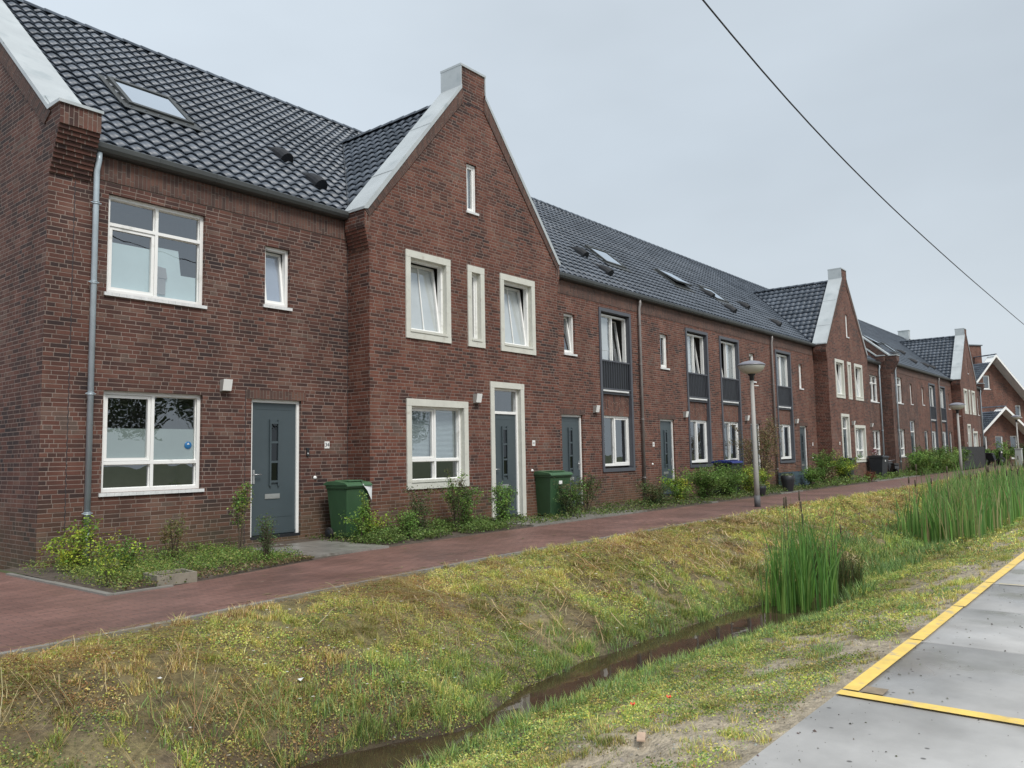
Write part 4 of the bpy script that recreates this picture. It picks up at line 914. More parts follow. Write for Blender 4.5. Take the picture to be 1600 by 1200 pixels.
    c1 = [(0, .5, .0, .27, 'fixed'), (.5, 1, .0, .27, 'fixed'), (0, .5, .27, 1, 'sash'), (.5, 1, .27, 1, 'fixed')]
    wg, X_, Z_ = window(h, WG[0], WG[1], .71+st, 2.5-st, c1, sill=False, surround=st, y=.09); venetian(wg, WG[0]+.05, WG[1]-.05, 1.32, 2.30, .22)
    wa, X_, Z_ = window(h, AT[0], AT[1], 6.72, 7.80, [(0, 1, 0, 1, 'sash')], y=.05, fr=.04, roomy=False); pane(wa, AT[0]+.03, AT[1]-.03, 6.76, 7.77, .20, 'curtain', 'curtain')
    d_ = door(h, DR[0], DR[1], -.05, 2.99-st, y=.09, transom=2.28, handle='l' if not flip else 'r', surround=st)
    lx = m(a+2.98); wall_lamp(h, lx, 2.58); number_plate(h, m(a+5.01), 1.62); tap(h, m(a+4.93), .98)
    for o in list(h.children):
        if o.name.split('.')[0] in ('window', 'door', 'wall_lamp', 'number_plate', 'wall_cap'): o.location = (0, Yg, 0)
    soldier(h, -b-.0, a+.0, 0, .01) if False else None
    return h
def strip_wall(mb, x0, x1, tp, hs): wall_mesh_noreveal(mb, x0, x1, -.35, tp, hs)
def wall_mesh_noreveal(mb, x0, x1, z0, top, holes):
    n0 = len(mb.f); wall_mesh(mb, x0, x1, z0, top, holes, reveal=.0)
    # drop the zero-area reveal faces that were just added
    k = len(holes)*4
    for _ in range(k): mb.f.pop(); mb.mi.pop(); mb.sm.pop(); mb.uv.pop()

hB = gable_house('nearest and largest gabled house, cream stone window surrounds, zinc chimney block, tall dark door', 9.94, 16.03, 0, False)

def french(h, x0, x1, opened='r', tilt=True, curt='l', mirror=False):
    """grey-framed double height bay: french window with balustrade above, brick panel, window below"""
    t = .095; mb = MB(); zb, zt = .83, 5.48; y0, y1 = -.03, .16
    mb.box(x0, x0+t, y0, y1, zb+t, zt-t); mb.box(x1-t, x1, y0, y1, zb+t, zt-t); mb.box(x0, x1, y0-.002, y1, zt-t, zt); mb.box(x0, x1, y0-.002, y1, zb, zb+t); mb.box(x0+t, x1-t, y0+.06, y1, 3.03, 3.10, skip='lr')
    bay = mb.build('window_bay', M['grey_frame'], h)
    a, b = x0+t, x1-t
    s = MB(); s.face([(a, .075, 2.42), (b, .075, 2.42), (b, .075, 3.03), (a, .075, 3.03)], uv=[(2.42, a), (2.42, b), (3.03, b), (3.03, a)]); s.box(a, b, .076, .15, 2.42, 3.03, skip='f'); s.build('brick_panel', M['brick_warm'], bay)
    kind = 'tilt' if tilt else 'sash'
    cells = [(0, .5, 0, 1, 'fixed'), (.5, 1, 0, 1, kind)] if opened == 'r' else [(0, .5, 0, 1, kind), (.5, 1, 0, 1, 'fixed')]
    def sub_window(z0, z1, cells, solid=False):
        w, X_, Z_ = window(h, a, b-.0, z0, z1, cells, y=.11, sill=False, roomy=True); return w
    wu = sub_window(3.10, 5.34, cells); mid = (a+b)/2
    pane(wu, a+.06, mid-.06, 3.2, 5.26, .225, 'voile_curtain', 'curtain') if opened == 'r' else pane(wu, mid+.06, b-.06, 3.2, 5.26, .225, 'voile_curtain', 'curtain'); drape(wu, mid+.25, b-.03, 3.2, 5.3, .45, 'dark_curtain')
    wl = sub_window(.99, 2.42, [(0, .5, 0, 1, 'fixed'), (.5, 1, 0, 1, 'sash')]); drape(wl, a+.04, a+.04+(b-a)*.2, 1.0, 2.4, .33, 'curtain')
    s = MB(); zz0, zz1 = 3.16, 4.0; y = .0
    s.box(a, b, y-.012, y+.018, zz1-.04, zz1); s.box(a, b, y-.010, y+.016, zz0, zz0+.035); n = 13
    for i in range(n): xx = a+.02+(b-a-.04)*i/(n-1); s.box(xx-.006, xx+.006, y-.006, y+.012, zz0+.035, zz1-.04, skip='tu')
    s.build('balustrade', M['grey_frame'], bay)
    s = MB(); s.box(a, b, .055, .06, zz0, zz1-.02); s.build('balustrade_panel', M['black'], bay)
    s = MB(); s.box(a+.03, b-.12, -.02, .05, 3.10, 3.145); s.build('bay_sill', M['sill'], bay)
    return bay

def middle_house(label, X0, X1, yf, dx, fx, nx, opened='r', tilt=True, smtilt=False, nseg=8, lamp=None, num=None, handle='r', pipe=None, doorz=2.39, curt=True):
    h = thing('terraced_house', label, 'house', ((X0+X1)/2, yf, 0), 0, 'brick terraced houses in the row'); o = (X0+X1)/2; a = X0-o; b = X1-o
    D_ = (dx[0]-o, dx[1]-o); F_ = (fx[0]-o, fx[1]-o); S_ = (nx[0]-o, nx[1]-o)
    mb = MB(); wall_mesh(mb, a, b, -.35, [(a, 5.98), (b, 5.98)], [(D_[0], D_[1], -.02, doorz), (F_[0], F_[1], .83, 5.48), (S_[0], S_[1], 4.02, 5.10)]); mb.build('front_wall', M['brick_warm'], h)
    main_roof(h, a, b, o, nseg=nseg); gutter(h, a, b); soldier(h, a, b, 5.60, 5.965)
    door(h, D_[0], D_[1], 0, doorz, handle=handle); soldier(h, D_[0]-.11, D_[1]+.12, doorz+.001, doorz+.155, y=-.006)
    joint(h, D_[0]-.11, -.1, doorz+.15)
    w, X_, Z_ = window(h, S_[0], S_[1], 4.02, 5.10, [(0, 1, 0, 1, 'tilt' if smtilt else 'sash')]); drape(w, S_[0]+.02, S_[1]-.02, 4.05, 5.0, .33, 'dark_curtain')
    french(h, F_[0], F_[1], opened, tilt)
    if lamp: wall_lamp(h, lamp-o, 2.57)
    if num: number_plate(h, num-o, 1.60); tap(h, num-o-.1, 1.0)
    if pipe: downpipe(h, pipe-o, mat='pipe_brown')
    return h, o

hC, oC = middle_house('house between the nearest gable and the first brown downpipe, green bin at its door', 16.03, 21.02, 0, (16.98, 17.95), (18.87, 20.60), (17.18, 17.70), smtilt=True, lamp=18.55, num=None, pipe=21.02-.0)
skylight(hC, 17.60-oC, 18.75-oC, 1.62, 2.50); roof_vent(hC, 20.55-oC, 1.72); roof_vent(hC, 20.70-oC, .93)
hD, oD = middle_house('house right of the first brown downpipe, holding the left one of the paired bays', 21.02, 26.2, 0, (22.22, 23.14), (24.12, 25.78), (22.40, 22.90), lamp=23.85, num=21.76)
skylight(hD, 21.90-oD, 23.15-oD, 1.62, 2.45)
hE, oE = middle_house('house behind the nearest street lamp and brown-leaved small tree, blue bin lid below its bay', 26.2, 31.5, 0, (29.20, 30.15), (26.72, 28.40), (29.38, 29.90), opened='l', lamp=28.80, num=None, pipe=31.6-.1)
skylight(hE, 26.6-oE, 27.85-oE, 1.62, 2.45, opened=.12, dark=True); roof_vent(hE, 29.6-oE, 1.72); roof_vent(hE, 29.85-oE, .93); skylight(hE, 29.9-oE, 31.05-oE, 1.5, 2.3, dark=True)
hF, oF = middle_house('house just left of the second gable, teal planter box and black pot before it', 31.5, 36.62, 0, (34.45, 35.35), (32.00, 33.72), (34.70, 35.12), opened='l', tilt=False, lamp=33.98, num=36.0)
roof_vent(hF, 33.1-oF, 1.72); roof_vent(hF, 34.6-oF, .93)
hG = gable_house('second projecting gabled house along the row, behind the lidded dark bins', 36.62, 42.75, 0, True, nseg=5)
cfgH = dict(wins=[dict(x=(.75, 2.3), z=(.90, 2.35), cells=win22), dict(x=(.75, 2.3), z=(3.90, 5.35), cells=win22u)], door=None)
hH, mH, aH = end_house('end house right of the second gable, behind flower boxes and small scooter', 42.75, 47.75, 0, True, cfg=cfgH, nseg=5, full=False)
wall_lamp(hH, 45.15-(42.75+47.75)/2, 2.6); skylight(hH, 43.6-45.25, 44.7-45.25, 1.6, 2.4)
# =================================================================== block 2 (0.6 m further forward)
cfgA2 = dict(wins=[dict(x=(.75, 2.25), z=(.90, 2.42), cells=win22), dict(x=(.75, 2.25), z=(3.90, 5.38), cells=win22u), dict(x=(4.1, 4.55), z=(3.95, 5.15), cells=[(0, 1, 0, 1, 'sash')])], door=dict(x=(3.6, 4.75), z=2.95, transom=2.28))
hA2, m2, a2 = end_house('first house of the second block with bare brick side wall and tall white-framed door', 47.45, 53.2, -.6, False, cfg=cfgA2, nseg=4, full=False)
skylight(hA2, 50.6-50.3, 51.7-50.3, 1.6, 2.4, opened=.12, dark=True); roof_vent(hA2, 49.9-50.3, 1.8); roof_vent(hA2, 52.4-50.3, 1.0)
hC2, oC2 = middle_house('second block house with its door left of the balustrade bay and brown downpipe', 53.2, 59.05, -.6, (54.5, 55.45), (56.3, 58.1), (54.5, 54.95), tilt=False, nseg=4, pipe=59.05)
skylight(hC2, 54.6-oC2, 55.7-oC2, 1.5, 2.3, dark=True); roof_vent(hC2, 56.8-oC2, .95); roof_vent(hC2, 57.6-oC2, 1.8)
hD2, oD2 = middle_house('house of the second block just left of the farthest gable, behind the low black fence', 59.05, 63.9, -.6, (61.7, 62.6), (59.4, 61.15), (62.1, 62.5), opened='l', tilt=False, nseg=4)
roof_vent(hD2, 60.2-oD2, .95); roof_vent(hD2, 62.2-oD2, .95)
hB2 = gable_house('farthest projecting gabled house, behind the second street lamp', 63.3, 69.3, -.6, True, nseg=4)
cfgH2 = dict(wins=[dict(x=(1.1, 2.3), z=(.90, 2.35), cells=win22), dict(x=(1.1, 2.3), z=(3.90, 5.35), cells=win22u)], door=None)
hH2, m3, a3 = end_house('last house of the second block, right of the farthest gable', 69.3, 75.0, -.6, True, cfg=cfgH2, nseg=4, full=False)
# zinc chimney block on the far end wall, seen over the ridge
mb = MB(); mb.box(-.25, .25, -.42, .42, 10.0, 11.42); mb.box(-.28, .28, -.45, .45, 11.42, 11.48)
o = mb.build('ridge_chimney', M['zinc'], hH2); o.location = (2.5, 5.4, 0)

# ------------------------------------------------------------------ plants
def shade(cols, n, jit=.18, w=None):
    cols = np.array(cols); i = RNG.choice(len(cols), n, p=w); c = cols[i]*(1+jit*RNG.standard_normal((n, 1)))*(1+.06*RNG.standard_normal((n, 3))); return np.clip(c, .005, .9)
def ribbons(P, ang, H, lean, W, segs, C, curve=1.8, twist=None, tipc=None):
    """blades: base P (n,3), azimuth of lean, height, lean (horizontal reach), half width"""
    n = len(P); t = np.linspace(0, 1, segs+1)[None, :]; d = np.stack([np.cos(ang), np.sin(ang)], -1)
    tw = ang+np.pi/2 if twist is None else twist; sx = np.stack([np.cos(tw), np.sin(tw)], -1)
    reach = lean[:, None]*t**curve; z = H[:, None]*(t-.12*(lean/np.maximum(H, 1e-3))[:, None]*t**2)
    cx = P[:, 0:1]+d[:, 0:1]*reach; cy = P[:, 1:2]+d[:, 1:2]*reach; cz = P[:, 2:3]+z
    wd = W[:, None]*(1-t**2.2)
    L = np.stack([cx-sx[:, 0:1]*wd, cy-sx[:, 1:2]*wd, cz], -1); R = np.stack([cx+sx[:, 0:1]*wd, cy+sx[:, 1:2]*wd, cz], -1)
    V = np.stack([L, R], 2).reshape(n, -1, 3); k = 2*(segs+1); b = (np.arange(n)*k)[:, None]; F = []
    for s in range(segs): F.append(np.stack([b[:, 0]+2*s, b[:, 0]+2*s+1, b[:, 0]+2*s+3, b[:, 0]+2*s+2], -1))
    CC = np.repeat(C[:, None, :], k, 1)
    if tipc is not None: m = (np.repeat(t, 2, 1)[..., None])**1.5; CC = CC*(1-m)+np.repeat(tipc[:, None, :], k, 1)*m
    return V.reshape(-1, 3), np.concatenate(F), CC.reshape(-1, 3)
def leaves(P, L, Wd, C, droop=.3, up=None):
    """folded rhombus leaves with random orientation, centred at P"""
    n = len(P); a = RNG.random(n)*6.283; el = RNG.normal(.25 if up is None else up, .45, n)
    d = np.stack([np.cos(a)*np.cos(el), np.sin(a)*np.cos(el), np.sin(el)], -1); r = RNG.standard_normal((n, 3)); s = np.cross(d, r); s /= np.linalg.norm(s, axis=1, keepdims=True)+1e-9
    L = L[:, None]; Wd = Wd[:, None]; dn = np.array([0, 0, -1.0])
    V = np.stack([P, P+d*L*.5+s*Wd+dn*L*.05, P+d*L+dn*L*droop, P+d*L*.5-s*Wd+dn*L*.05], 1).reshape(-1, 3)
    b = np.arange(n)*4; return V, np.stack([b, b+1, b+2, b+3], -1), np.repeat(C, 4, 0)
def join(parts):
    V = []; F = []; C = []; o = 0
    for v, f, c in parts: V.append(v); F.append(f+o); C.append(c); o += len(v)
    return np.concatenate(V), np.concatenate(F), np.concatenate(C)
OLIVE = [(.56, .50, .15), (.44, .43, .12), (.62, .53, .21), (.34, .35, .10)]
DRY = [(.60, .44, .20), (.42, .26, .11), (.70, .58, .31), (.26, .155, .08)]
GREEN = [(.21, .32, .085), (.29, .39, .12), (.15, .23, .07), (.34, .41, .14)]
LIME = [(.44, .48, .10), (.50, .50, .13), (.34, .42, .09)]
BLUEG = [(.15, .22, .11), (.20, .27, .15)]
def zone(x, y):
    """0 dry olive crown of the far bank .. 1 green bottom"""
    yc = y_dit(x); far = y > yc; h = np.where(far, (y-yc)/np.maximum(y_path(x)-yc, .1), (yc-y)/np.maximum(yc-ROAD_Y, .1))
    return np.clip(h, 0, 1), far
def grass_patch(name, label, x0, x1, n, hsc, wsc, segs, seed_off=0):
    n = int(n*2.4)
    X = RNG.random(n)*(x1-x0)+x0; yp = y_path(X)-.045; Y = ROAD_Y+.04+(yp-ROAD_Y-.04)*RNG.random(n)
    h, far = zone(X, Y); ins = np.abs(Y-y_dit(X)) < w_dit(X)+.03
    den = fbm(X*1.1+50, Y*1.1+20, 3); den2 = fbm(X*4.5, Y*4.5+33, 3); tuft = fbm(X*9+3, Y*9, 2)
    keep = np.where(far, np.clip((den*.5+den2*.65+tuft*.3-.47-.55*np.clip(fbm(X*.62+14, Y*.62+90, 3)-.50, 0, 1))*3.4, .07, 1), np.clip((den*.5+den2*.6+tuft*.35-.60+.42*np.clip(.75-h, 0, 1)-.07*(h > .55))*3.2, .008, 1))
    edge = 1.0; k = (RNG.random(n) < keep*edge) & ~ins
    X = X[k]; Y = Y[k]; h = h[k]; far = far[k]; m = len(X); cl = fbm(X*.8+80, Y*.8+5, 3); c2 = fbm(X*2.7+8, Y*2.7+61, 3)
    Z = terrain(X, Y)-.01
    C = shade(OLIVE, m); Dr = shade(DRY, m); Gr = shade(GREEN, m); Li = shade(LIME, m)
    redg = fbm(X*.9+60, Y*.9+15, 3) > .52; pd = np.where(far, np.clip((h-.25)*1.5, 0, .85)*np.where(redg, 1, .30), .12); r = RNG.random(m); C[r < pd] = Dr[r < pd]
    pg = np.where(far, np.clip(.95-h*1.25, .12, 1), np.clip(.85-h*.7, .25, 1)); pg = np.clip(pg+(c2-.5)*1.2, 0, 1); r2 = RNG.random(m); g = (r2 < pg) & (r >= pd); C[g] = Gr[g]
    li = (c2 > .60) & (RNG.random(m) < .5); C[li] = Li[li]
    C = C*np.clip(.45+1.45*fbm(X*1.7+30, Y*1.7+66, 3), .62, 1.5)[:, None]
    tall = np.clip((tuft[k]-.40)*3.6, .22, 2.1)
    H = hsc*(.45+.75*RNG.random(m))*tall*np.where(far, 1, .75)*(1+.6*(h < .2)); A = RNG.random(m)*6.283
    return ribbons(np.stack([X, Y, Z], -1), A, H, H*(.2+.9*RNG.random(m)), wsc*(.6+.8*RNG.random(m)), segs, C)
def weeds(x0, x1, n, size):
    nc = n//14; cx = RNG.random(nc)*(x1-x0)+x0; cy = ROAD_Y+.2+(y_path(cx)-.2-ROAD_Y-.2)*RNG.random(nc); zz, ff = zone(cx, cy); keep = (fbm(cx*1.5+9, cy*1.5+2, 3) > np.where(ff, .37+.5*np.clip(fbm(cx*.62+14, cy*.62+90, 3)-.50, 0, 1), .36+.24*np.clip(zz-.25, 0, 1))) & (np.abs(cy-y_dit(cx)) > w_dit(cx)+.05); cx = cx[keep]; cy = cy[keep]; nc = len(cx)
    rad = .04+.13*RNG.random(nc)*(1+(size > .04)); i = np.repeat(np.arange(nc), 14); m = len(i); a = RNG.random(m)*6.283; rr = rad[i]*np.sqrt(RNG.random(m)); X = cx[i]+rr*np.cos(a); Y = cy[i]+rr*np.sin(a)
    Z = terrain(X, Y)+.005+RNG.random(m)*.07*(size/.02); pal = [shade(GREEN, nc, .1), shade(OLIVE, nc, .1), shade(LIME, nc, .1), shade(BLUEG, nc, .1), shade([(.30, .18, .08), (.38, .26, .11)], nc, .1)]
    fz = zone(cx, cy); rg = fbm(cx*.75+21, cy*.75+70, 3); hi = fz[1] & (fz[0]+(rg-.5)*1.4 > .42); red = hi & (fbm(cx*.9+60, cy*.9+15, 3) > .52); ch = np.where(hi, RNG.choice(5, nc, p=[.18, .46, .16, .02, .18]), RNG.choice(5, nc, p=[.40, .24, .20, .08, .08])); ch = np.where(red, RNG.choice(5, nc, p=[.08, .28, .08, .0, .56]), ch); cc = np.stack(pal)[ch, np.arange(nc)]*np.clip(.45+1.45*fbm(cx*1.7+30, cy*1.7+66, 3), .62, 1.5)[:, None]; C = cc[i]*(1+.15*RNG.standard_normal((m, 1))); C = np.clip(C, .01, .9)
    s = size*(.6+.8*RNG.random(m)); return leaves(np.stack([X, Y, Z], -1), s*1.5, s*.5, C, .15, up=.35)
V, F, C = join([grass_patch('', '', 1.5, 9, 150000, .070, .0028, 2), grass_patch('', '', 9, 17, 130000, .085, .0036, 2), grass_patch('', '', 17, 40, 110000, .115, .0065, 2)])
tag(np_mesh('grass', V, F, M['leaf'], col=C), 'patchy olive, yellow and green grass covering both banks of the ditch', 'grass', kind='stuff')
V, F, C = join([weeds(1.5, 9, 220000, .0115), weeds(9, 18, 110000, .016), weeds(18, 44, 70000, .030), grass_patch('', '', 40, 110, 26000, .22, .02, 2)])
tag(np_mesh('bank_weeds', V, F, M['leaf'], col=C), 'low leafy weeds in green, lime and reddish brown clumps on the banks', 'weeds', kind='stuff')
def straw(n, x0, x1):
    X = RNG.random(n)*(x1-x0)+x0; Y = y_dit(X)+w_dit(X)+.2+(y_path(X)-.1-y_dit(X)-w_dit(X)-.2)*RNG.random(n); k = (fbm(X*.9+12, Y*.9+44, 3) > .50) | (RNG.random(n) < .12); X = X[k]; Y = Y[k]; n = len(X)
    a = RNG.normal(-.5, .7, n); L = .15+.45*RNG.random(n)**2; V = []; ts = np.linspace(-.5, .5, 4); b0 = RNG.normal(0, .06, n)
    w = .0026+.0022*(X > 7)+.004*(X > 14); pts = []
    for t in ts:
        px = X+np.cos(a)*L*t; py = Y+np.sin(a)*L*t+b0*(t*t); pz = terrain(px, py)+.055+.03*RNG.random(n)
        pts.append(np.stack([px-np.sin(a)*w, py+np.cos(a)*w, pz], -1)); pts.append(np.stack([px+np.sin(a)*w, py-np.cos(a)*w, pz+.003], -1))
    V = np.stack(pts, 1).reshape(-1, 3); b = np.arange(n)*8; F = np.concatenate([np.stack([b+2*s, b+2*s+1, b+2*s+3, b+2*s+2], -1) for s in range(3)])
    return V, F, np.repeat(shade([(.56, .46, .27), (.62, .50, .27), (.44, .30, .15)], n, .12), 8, 0)
V, F, C = join([straw(6500, 2, 18), straw(1600, 18, 34)]); tag(np_mesh('straw', V, F, M['leaf'], col=C), 'dry pale straw stalks lying across the far bank', 'straw', kind='stuff')
def litter(n, x0, x1, cols, s0, s1, near=False):
    X = RNG.random(n)*(x1-x0)+x0; yc = y_dit(X); Y = np.where(RNG.random(n) < (.75 if near else .3), ROAD_Y+.05+(yc-w_dit(X)-.3-ROAD_Y)*RNG.random(n)*.6, yc+w_dit(X)+(y_path(X)-.2-yc-w_dit(X))*RNG.random(n)); Z = terrain(X, Y)
    t = np.array([(1, 0, -.3), (0, 1, -.3), (-1, 0, -.3), (0, -1, -.3), (0, 0, .6)]); s = (s0+(s1-s0)*RNG.random(n)**2)[:, None, None]
    V = (np.stack([X, Y, Z], -1)[:, None, :]+t[None]*s*(.7+.6*RNG.random((n, 5, 3)))).reshape(-1, 3); b = np.arange(n)*5
    F = np.concatenate([np.stack([b+i, b+(i+1) % 4, b+4, b+4], -1)[:, :3] for i in range(4)]); return V, F, np.repeat(shade(cols, n, .15), 5, 0)
V, F, C = join([litter(2600, 2.5, 10, [(.30, .27, .22), (.20, .17, .13), (.42, .40, .36)], .005, .02, True), litter(1800, 10, 22, [(.30, .27, .22), (.20, .17, .13)], .01, .03, True)])
tag(np_mesh('gravel_crumbs', V, F, M['leaf'], col=C), 'small stones and clods on the sandy strip and bank', 'gravel', kind='stuff')
n = 420; X = 4.5+9*RNG.random(n)**1.5; Y = ROAD_Y-.02-3.2*RNG.random(n)**1.8; s = (.003+.009*RNG.random(n)**3)[:, None, None]; tt = np.array([(1, 0, 0), (0, 1, 0), (-1, 0, 0), (0, -1, 0), (0, 0, .8)])
V = (np.stack([X, Y, np.full(n, ROAD_Z+.003)], -1)[:, None, :]+tt[None]*s*(.6+.8*RNG.random((n, 5, 3)))).reshape(-1, 3); bb = np.arange(n)*5
tag(np_mesh('road_crumbs', V, np.concatenate([np.stack([bb+i, bb+(i+1) % 4, bb+4], -1) for i in range(4)]), M['leaf'], col=np.repeat(shade([(.08, .07, .055), (.14, .12, .09), (.10, .11, .05)], n), 5, 0)), 'dark grit and soil crumbs scattered on the concrete slabs', 'grit', kind='stuff')
# small white flowers and yellow flowers scattered in the grass
def flowers(n, x0, x1, col, s, ylo, yhi, hh):
    X = RNG.random(n)*(x1-x0)+x0; Y = y_dit(X)+ylo+(yhi-ylo)*RNG.random(n); k = np.abs(Y-y_dit(X)) > w_dit(X)+.1; X = X[k]; Y = Y[k]; n = len(X); Z = terrain(X, Y)+hh*(.5+RNG.random(n)); out = []
    for j in range(5):
        a = 2*math.pi*j/5+RNG.random(n); ss = s*(.7+.6*RNG.random(n)); P = np.stack([X, Y, Z], -1)
        d = np.stack([np.cos(a), np.sin(a), .25+0*a], -1)*ss[:, None]; e = np.stack([-np.sin(a), np.cos(a), 0*a], -1)*ss[:, None]*.45
        V = np.stack([P, P+d*.6+e, P+d, P+d*.6-e], 1).reshape(-1, 3); b = np.arange(n)*4; out.append((V, np.stack([b, b+1, b+2, b+3], -1), np.repeat(shade([col], n, .05), 4, 0)))
    return join(out)
V, F, C = join([flowers(55, 2.5, 7, (.78, .78, .72), .014, .5, 2.4, .06), flowers(40, 7, 14, (.78, .78, .72), .02, .3, 2.6, .07), flowers(70, 5, 13, (.55, .50, .06), .016, -1.9, -.7, .04), flowers(40, 13, 22, (.60, .58, .2), .03, -1.8, -.4, .05)])
tag(np_mesh('small_flowers', V, F, M['leaf'], col=C), 'scattered tiny white and yellow wild flowers in the grass', 'flowers', kind='stuff')
n = 150; X = 4.5+22*RNG.random(n)**1.6; Y = y_path(X)+.05+(y_bed(X)-y_path(X))*np.where(RNG.random(n) < .6, RNG.random(n)*.18, RNG.random(n)); s = .012+.035*RNG.random(n)*(.5+X/16); a = RNG.normal(-.2, .6, n); Z = np.full(n, PATH_Z+.006)
V = np.stack([np.stack([X-np.cos(a)*s*1.8, Y-np.sin(a)*s*1.8, Z], -1), np.stack([X+np.sin(a)*s*.4, Y-np.cos(a)*s*.4, Z+.003], -1), np.stack([X+np.cos(a)*s*1.8, Y+np.sin(a)*s*1.8, Z+.004], -1), np.stack([X-np.sin(a)*s*.4, Y+np.cos(a)*s*.4, Z], -1)], 1).reshape(-1, 3); bb = np.arange(n)*4
tag(np_mesh('path_litter', V, np.stack([bb, bb+1, bb+2, bb+3], -1), M['leaf'], col=np.repeat(shade([(.40, .34, .26), (.30, .24, .15), (.26, .30, .12)], n), 4, 0)), 'dry stalks and leaf scraps scattered over the red path', 'leaf litter', kind='stuff')
# green tufts at the water's edge
def tufts(spots, n, hh, w, pal):
    out = []
    for (x, y, r, k) in spots:
        m = int(n*k); a = RNG.random(m)*6.283; rr = r*np.sqrt(RNG.random(m)); X = x+rr*np.cos(a); Y = y+rr*np.sin(a)*.8; Z = terrain(X, Y)-.01; H = hh*k**.3*(.5+.7*RNG.random(m))
        out.append(ribbons(np.stack([X, Y, Z], -1), RNG.random(m)*6.283, H, H*(.15+.75*RNG.random(m)), np.full(m, w)*(.6+.7*RNG.random(m)), 3, shade(pal, m), 1.6))
    return join(out)
G2 = [(.20, .34, .085), (.26, .40, .11), (.33, .44, .14), (.24, .33, .16)]
sp = []
for (x, y, r, k) in [(4.6, -6.7, .45, 1.6), (5.3, -6.75, .4, 1.2), (5.9, -6.8, .35, 1), (3.9, -6.6, .4, 1), (6.9, -6.65, .3, .8), (7.6, -6.7, .3, .8), (8.6, -6.75, .3, .6), (9.6, -6.8, .35, .8), (10.6, -6.95, .35, .9), (6.5, -8.25, .35, 1), (7.2, -7.95, .3, 1.0), (5.9, -7.85, .3, 1.1), (6.6, -7.85, .25, 1.0), (5.3, -7.75, .25, .9), (7.9, -7.95, .3, 1), (8.8, -8.1, .3, 1), (9.6, -8.2, .35, 1), (10.6, -8.4, .3, 1), (4.5, -7.75, .3, 1), (3.9, -7.95, .3, 1), (5.2, -7.15, .2, .7), (7.0, -6.95, .25, .8), (8.2, -6.95, .3, .8), (9.3, -7.05, .3, .9), (11.2, -7.15, .25, 1), (10.3, -7.1, .2, .7), (8.2, -8.35, .4, .8), (9.2, -8.5, .4, .9), (10.3, -8.7, .4, .9), (11.4, -8.9, .4, .8), (4.9, -8.05, .3, .7), (12.4, -6.9, .4, 1), (3.2, -6.4, .4, .8), (9.0, -9.6, .15, .4), (8.0, -9.5, .2, .5), (10.4, -9.7, .2, .6), (7.0, -9.3, .12, .3), (11.8, -9.8, .2, .5)]: sp.append((x, y, r, k))
V, F, C = tufts(sp, 300, .13, .0032, G2)
V2, F2, C2 = tufts([(13.0+1.1*i, -8.0+.6*math.sin(i*2.1)+(i % 3)*.3, .7, 1.2) for i in range(13)], 420, .22, .006, [(.17, .29, .09), (.23, .36, .12), (.12, .21, .07)])
V, F, C = join([(V, F, C), (V2, F2, C2)]); tag(np_mesh('wet_grass', V, F, M['leaf'], col=C), 'fresh green grass growing along the water and in the wet ditch bottom', 'grass', kind='stuff')

REED = [(.11, .25, .065), (.14, .30, .075), (.085, .19, .055), (.20, .35, .10)]
def reed(name, label, cx, cy, rx, ry, n, h0, h1, w, kind=None, heads=6, cat='reeds', pal=REED, lean=.22, stems=9):
    nc = max(1, n//stems); a = RNG.random(nc)*6.283; rr = RNG.random(nc)**.6; bx = cx+rx*rr*np.cos(a); by = cy+ry*rr*np.sin(a); i = np.repeat(np.arange(nc), stems); m = len(i)
    X = bx[i]+RNG.normal(0, .03, m); Y = by[i]+RNG.normal(0, .03, m); Z = np.maximum(terrain(X, Y), WATER_Z-.1)-.02
    H = (h0+(h1-h0)*RNG.random(nc))[i]*(.6+.45*RNG.random(m)); A = RNG.random(m)*6.283
    Cc = shade(pal, m, .12); base = Cc*np.array([1.5, 1.35, 1.2]); V, F, C = ribbons(np.stack([X, Y, Z], -1), A, H, H*np.abs(RNG.normal(0, lean*.7, m)), np.full(m, w)*(.7+.6*RNG.random(m)), 7, base, 2.6, twist=RNG.random(m)*6.283, tipc=Cc)
    t = thing(name, label, cat, (cx, cy, WATER_Z)); 
    if kind: t['kind'] = kind
    o = np_mesh('leaf_blades', V-np.array([cx, cy, WATER_Z]), F, M['leaf'], t, C)
    if heads:
        for _ in range(heads):
            mb = MB(); q = random.randrange(nc); x, y = bx[q]-cx, by[q]-cy; h = random.uniform(.62, .92)*h1; dx, dy = random.uniform(-.06, .06), random.uniform(-.06, .06)
            mb.tube([(x, y, -.05), (x+dx*.5, y+dy*.5, h*.6), (x+dx, y+dy, h)], .004, 5); mb.tube([(x+dx, y+dy, h), (x+dx, y+dy, h+.01), (x+dx*1.05, y+dy*1.05, h+.15), (x+dx*1.05, y+dy*1.05, h+.16)], [.004, .013, .013, .003], 7)
            mb.build('seed_head', M['bark'], t)
    return t
reed('reed_clump', 'tall upright green reed clump standing in the ditch water, nearest to the camera', 12.1, -7.85, 1.15, .42, 360, .95, 1.85, .0105, heads=5, lean=.26, stems=14)
reed('sedge_clump', 'dark bushy sedge tuft just behind the nearest reed clump', 13.7, -7.75, .62, .40, 1300, .45, .95, .004, heads=2, cat='sedge', pal=[(.045, .075, .03), (.06, .095, .035), (.10, .08, .04)], lean=.6, stems=30)
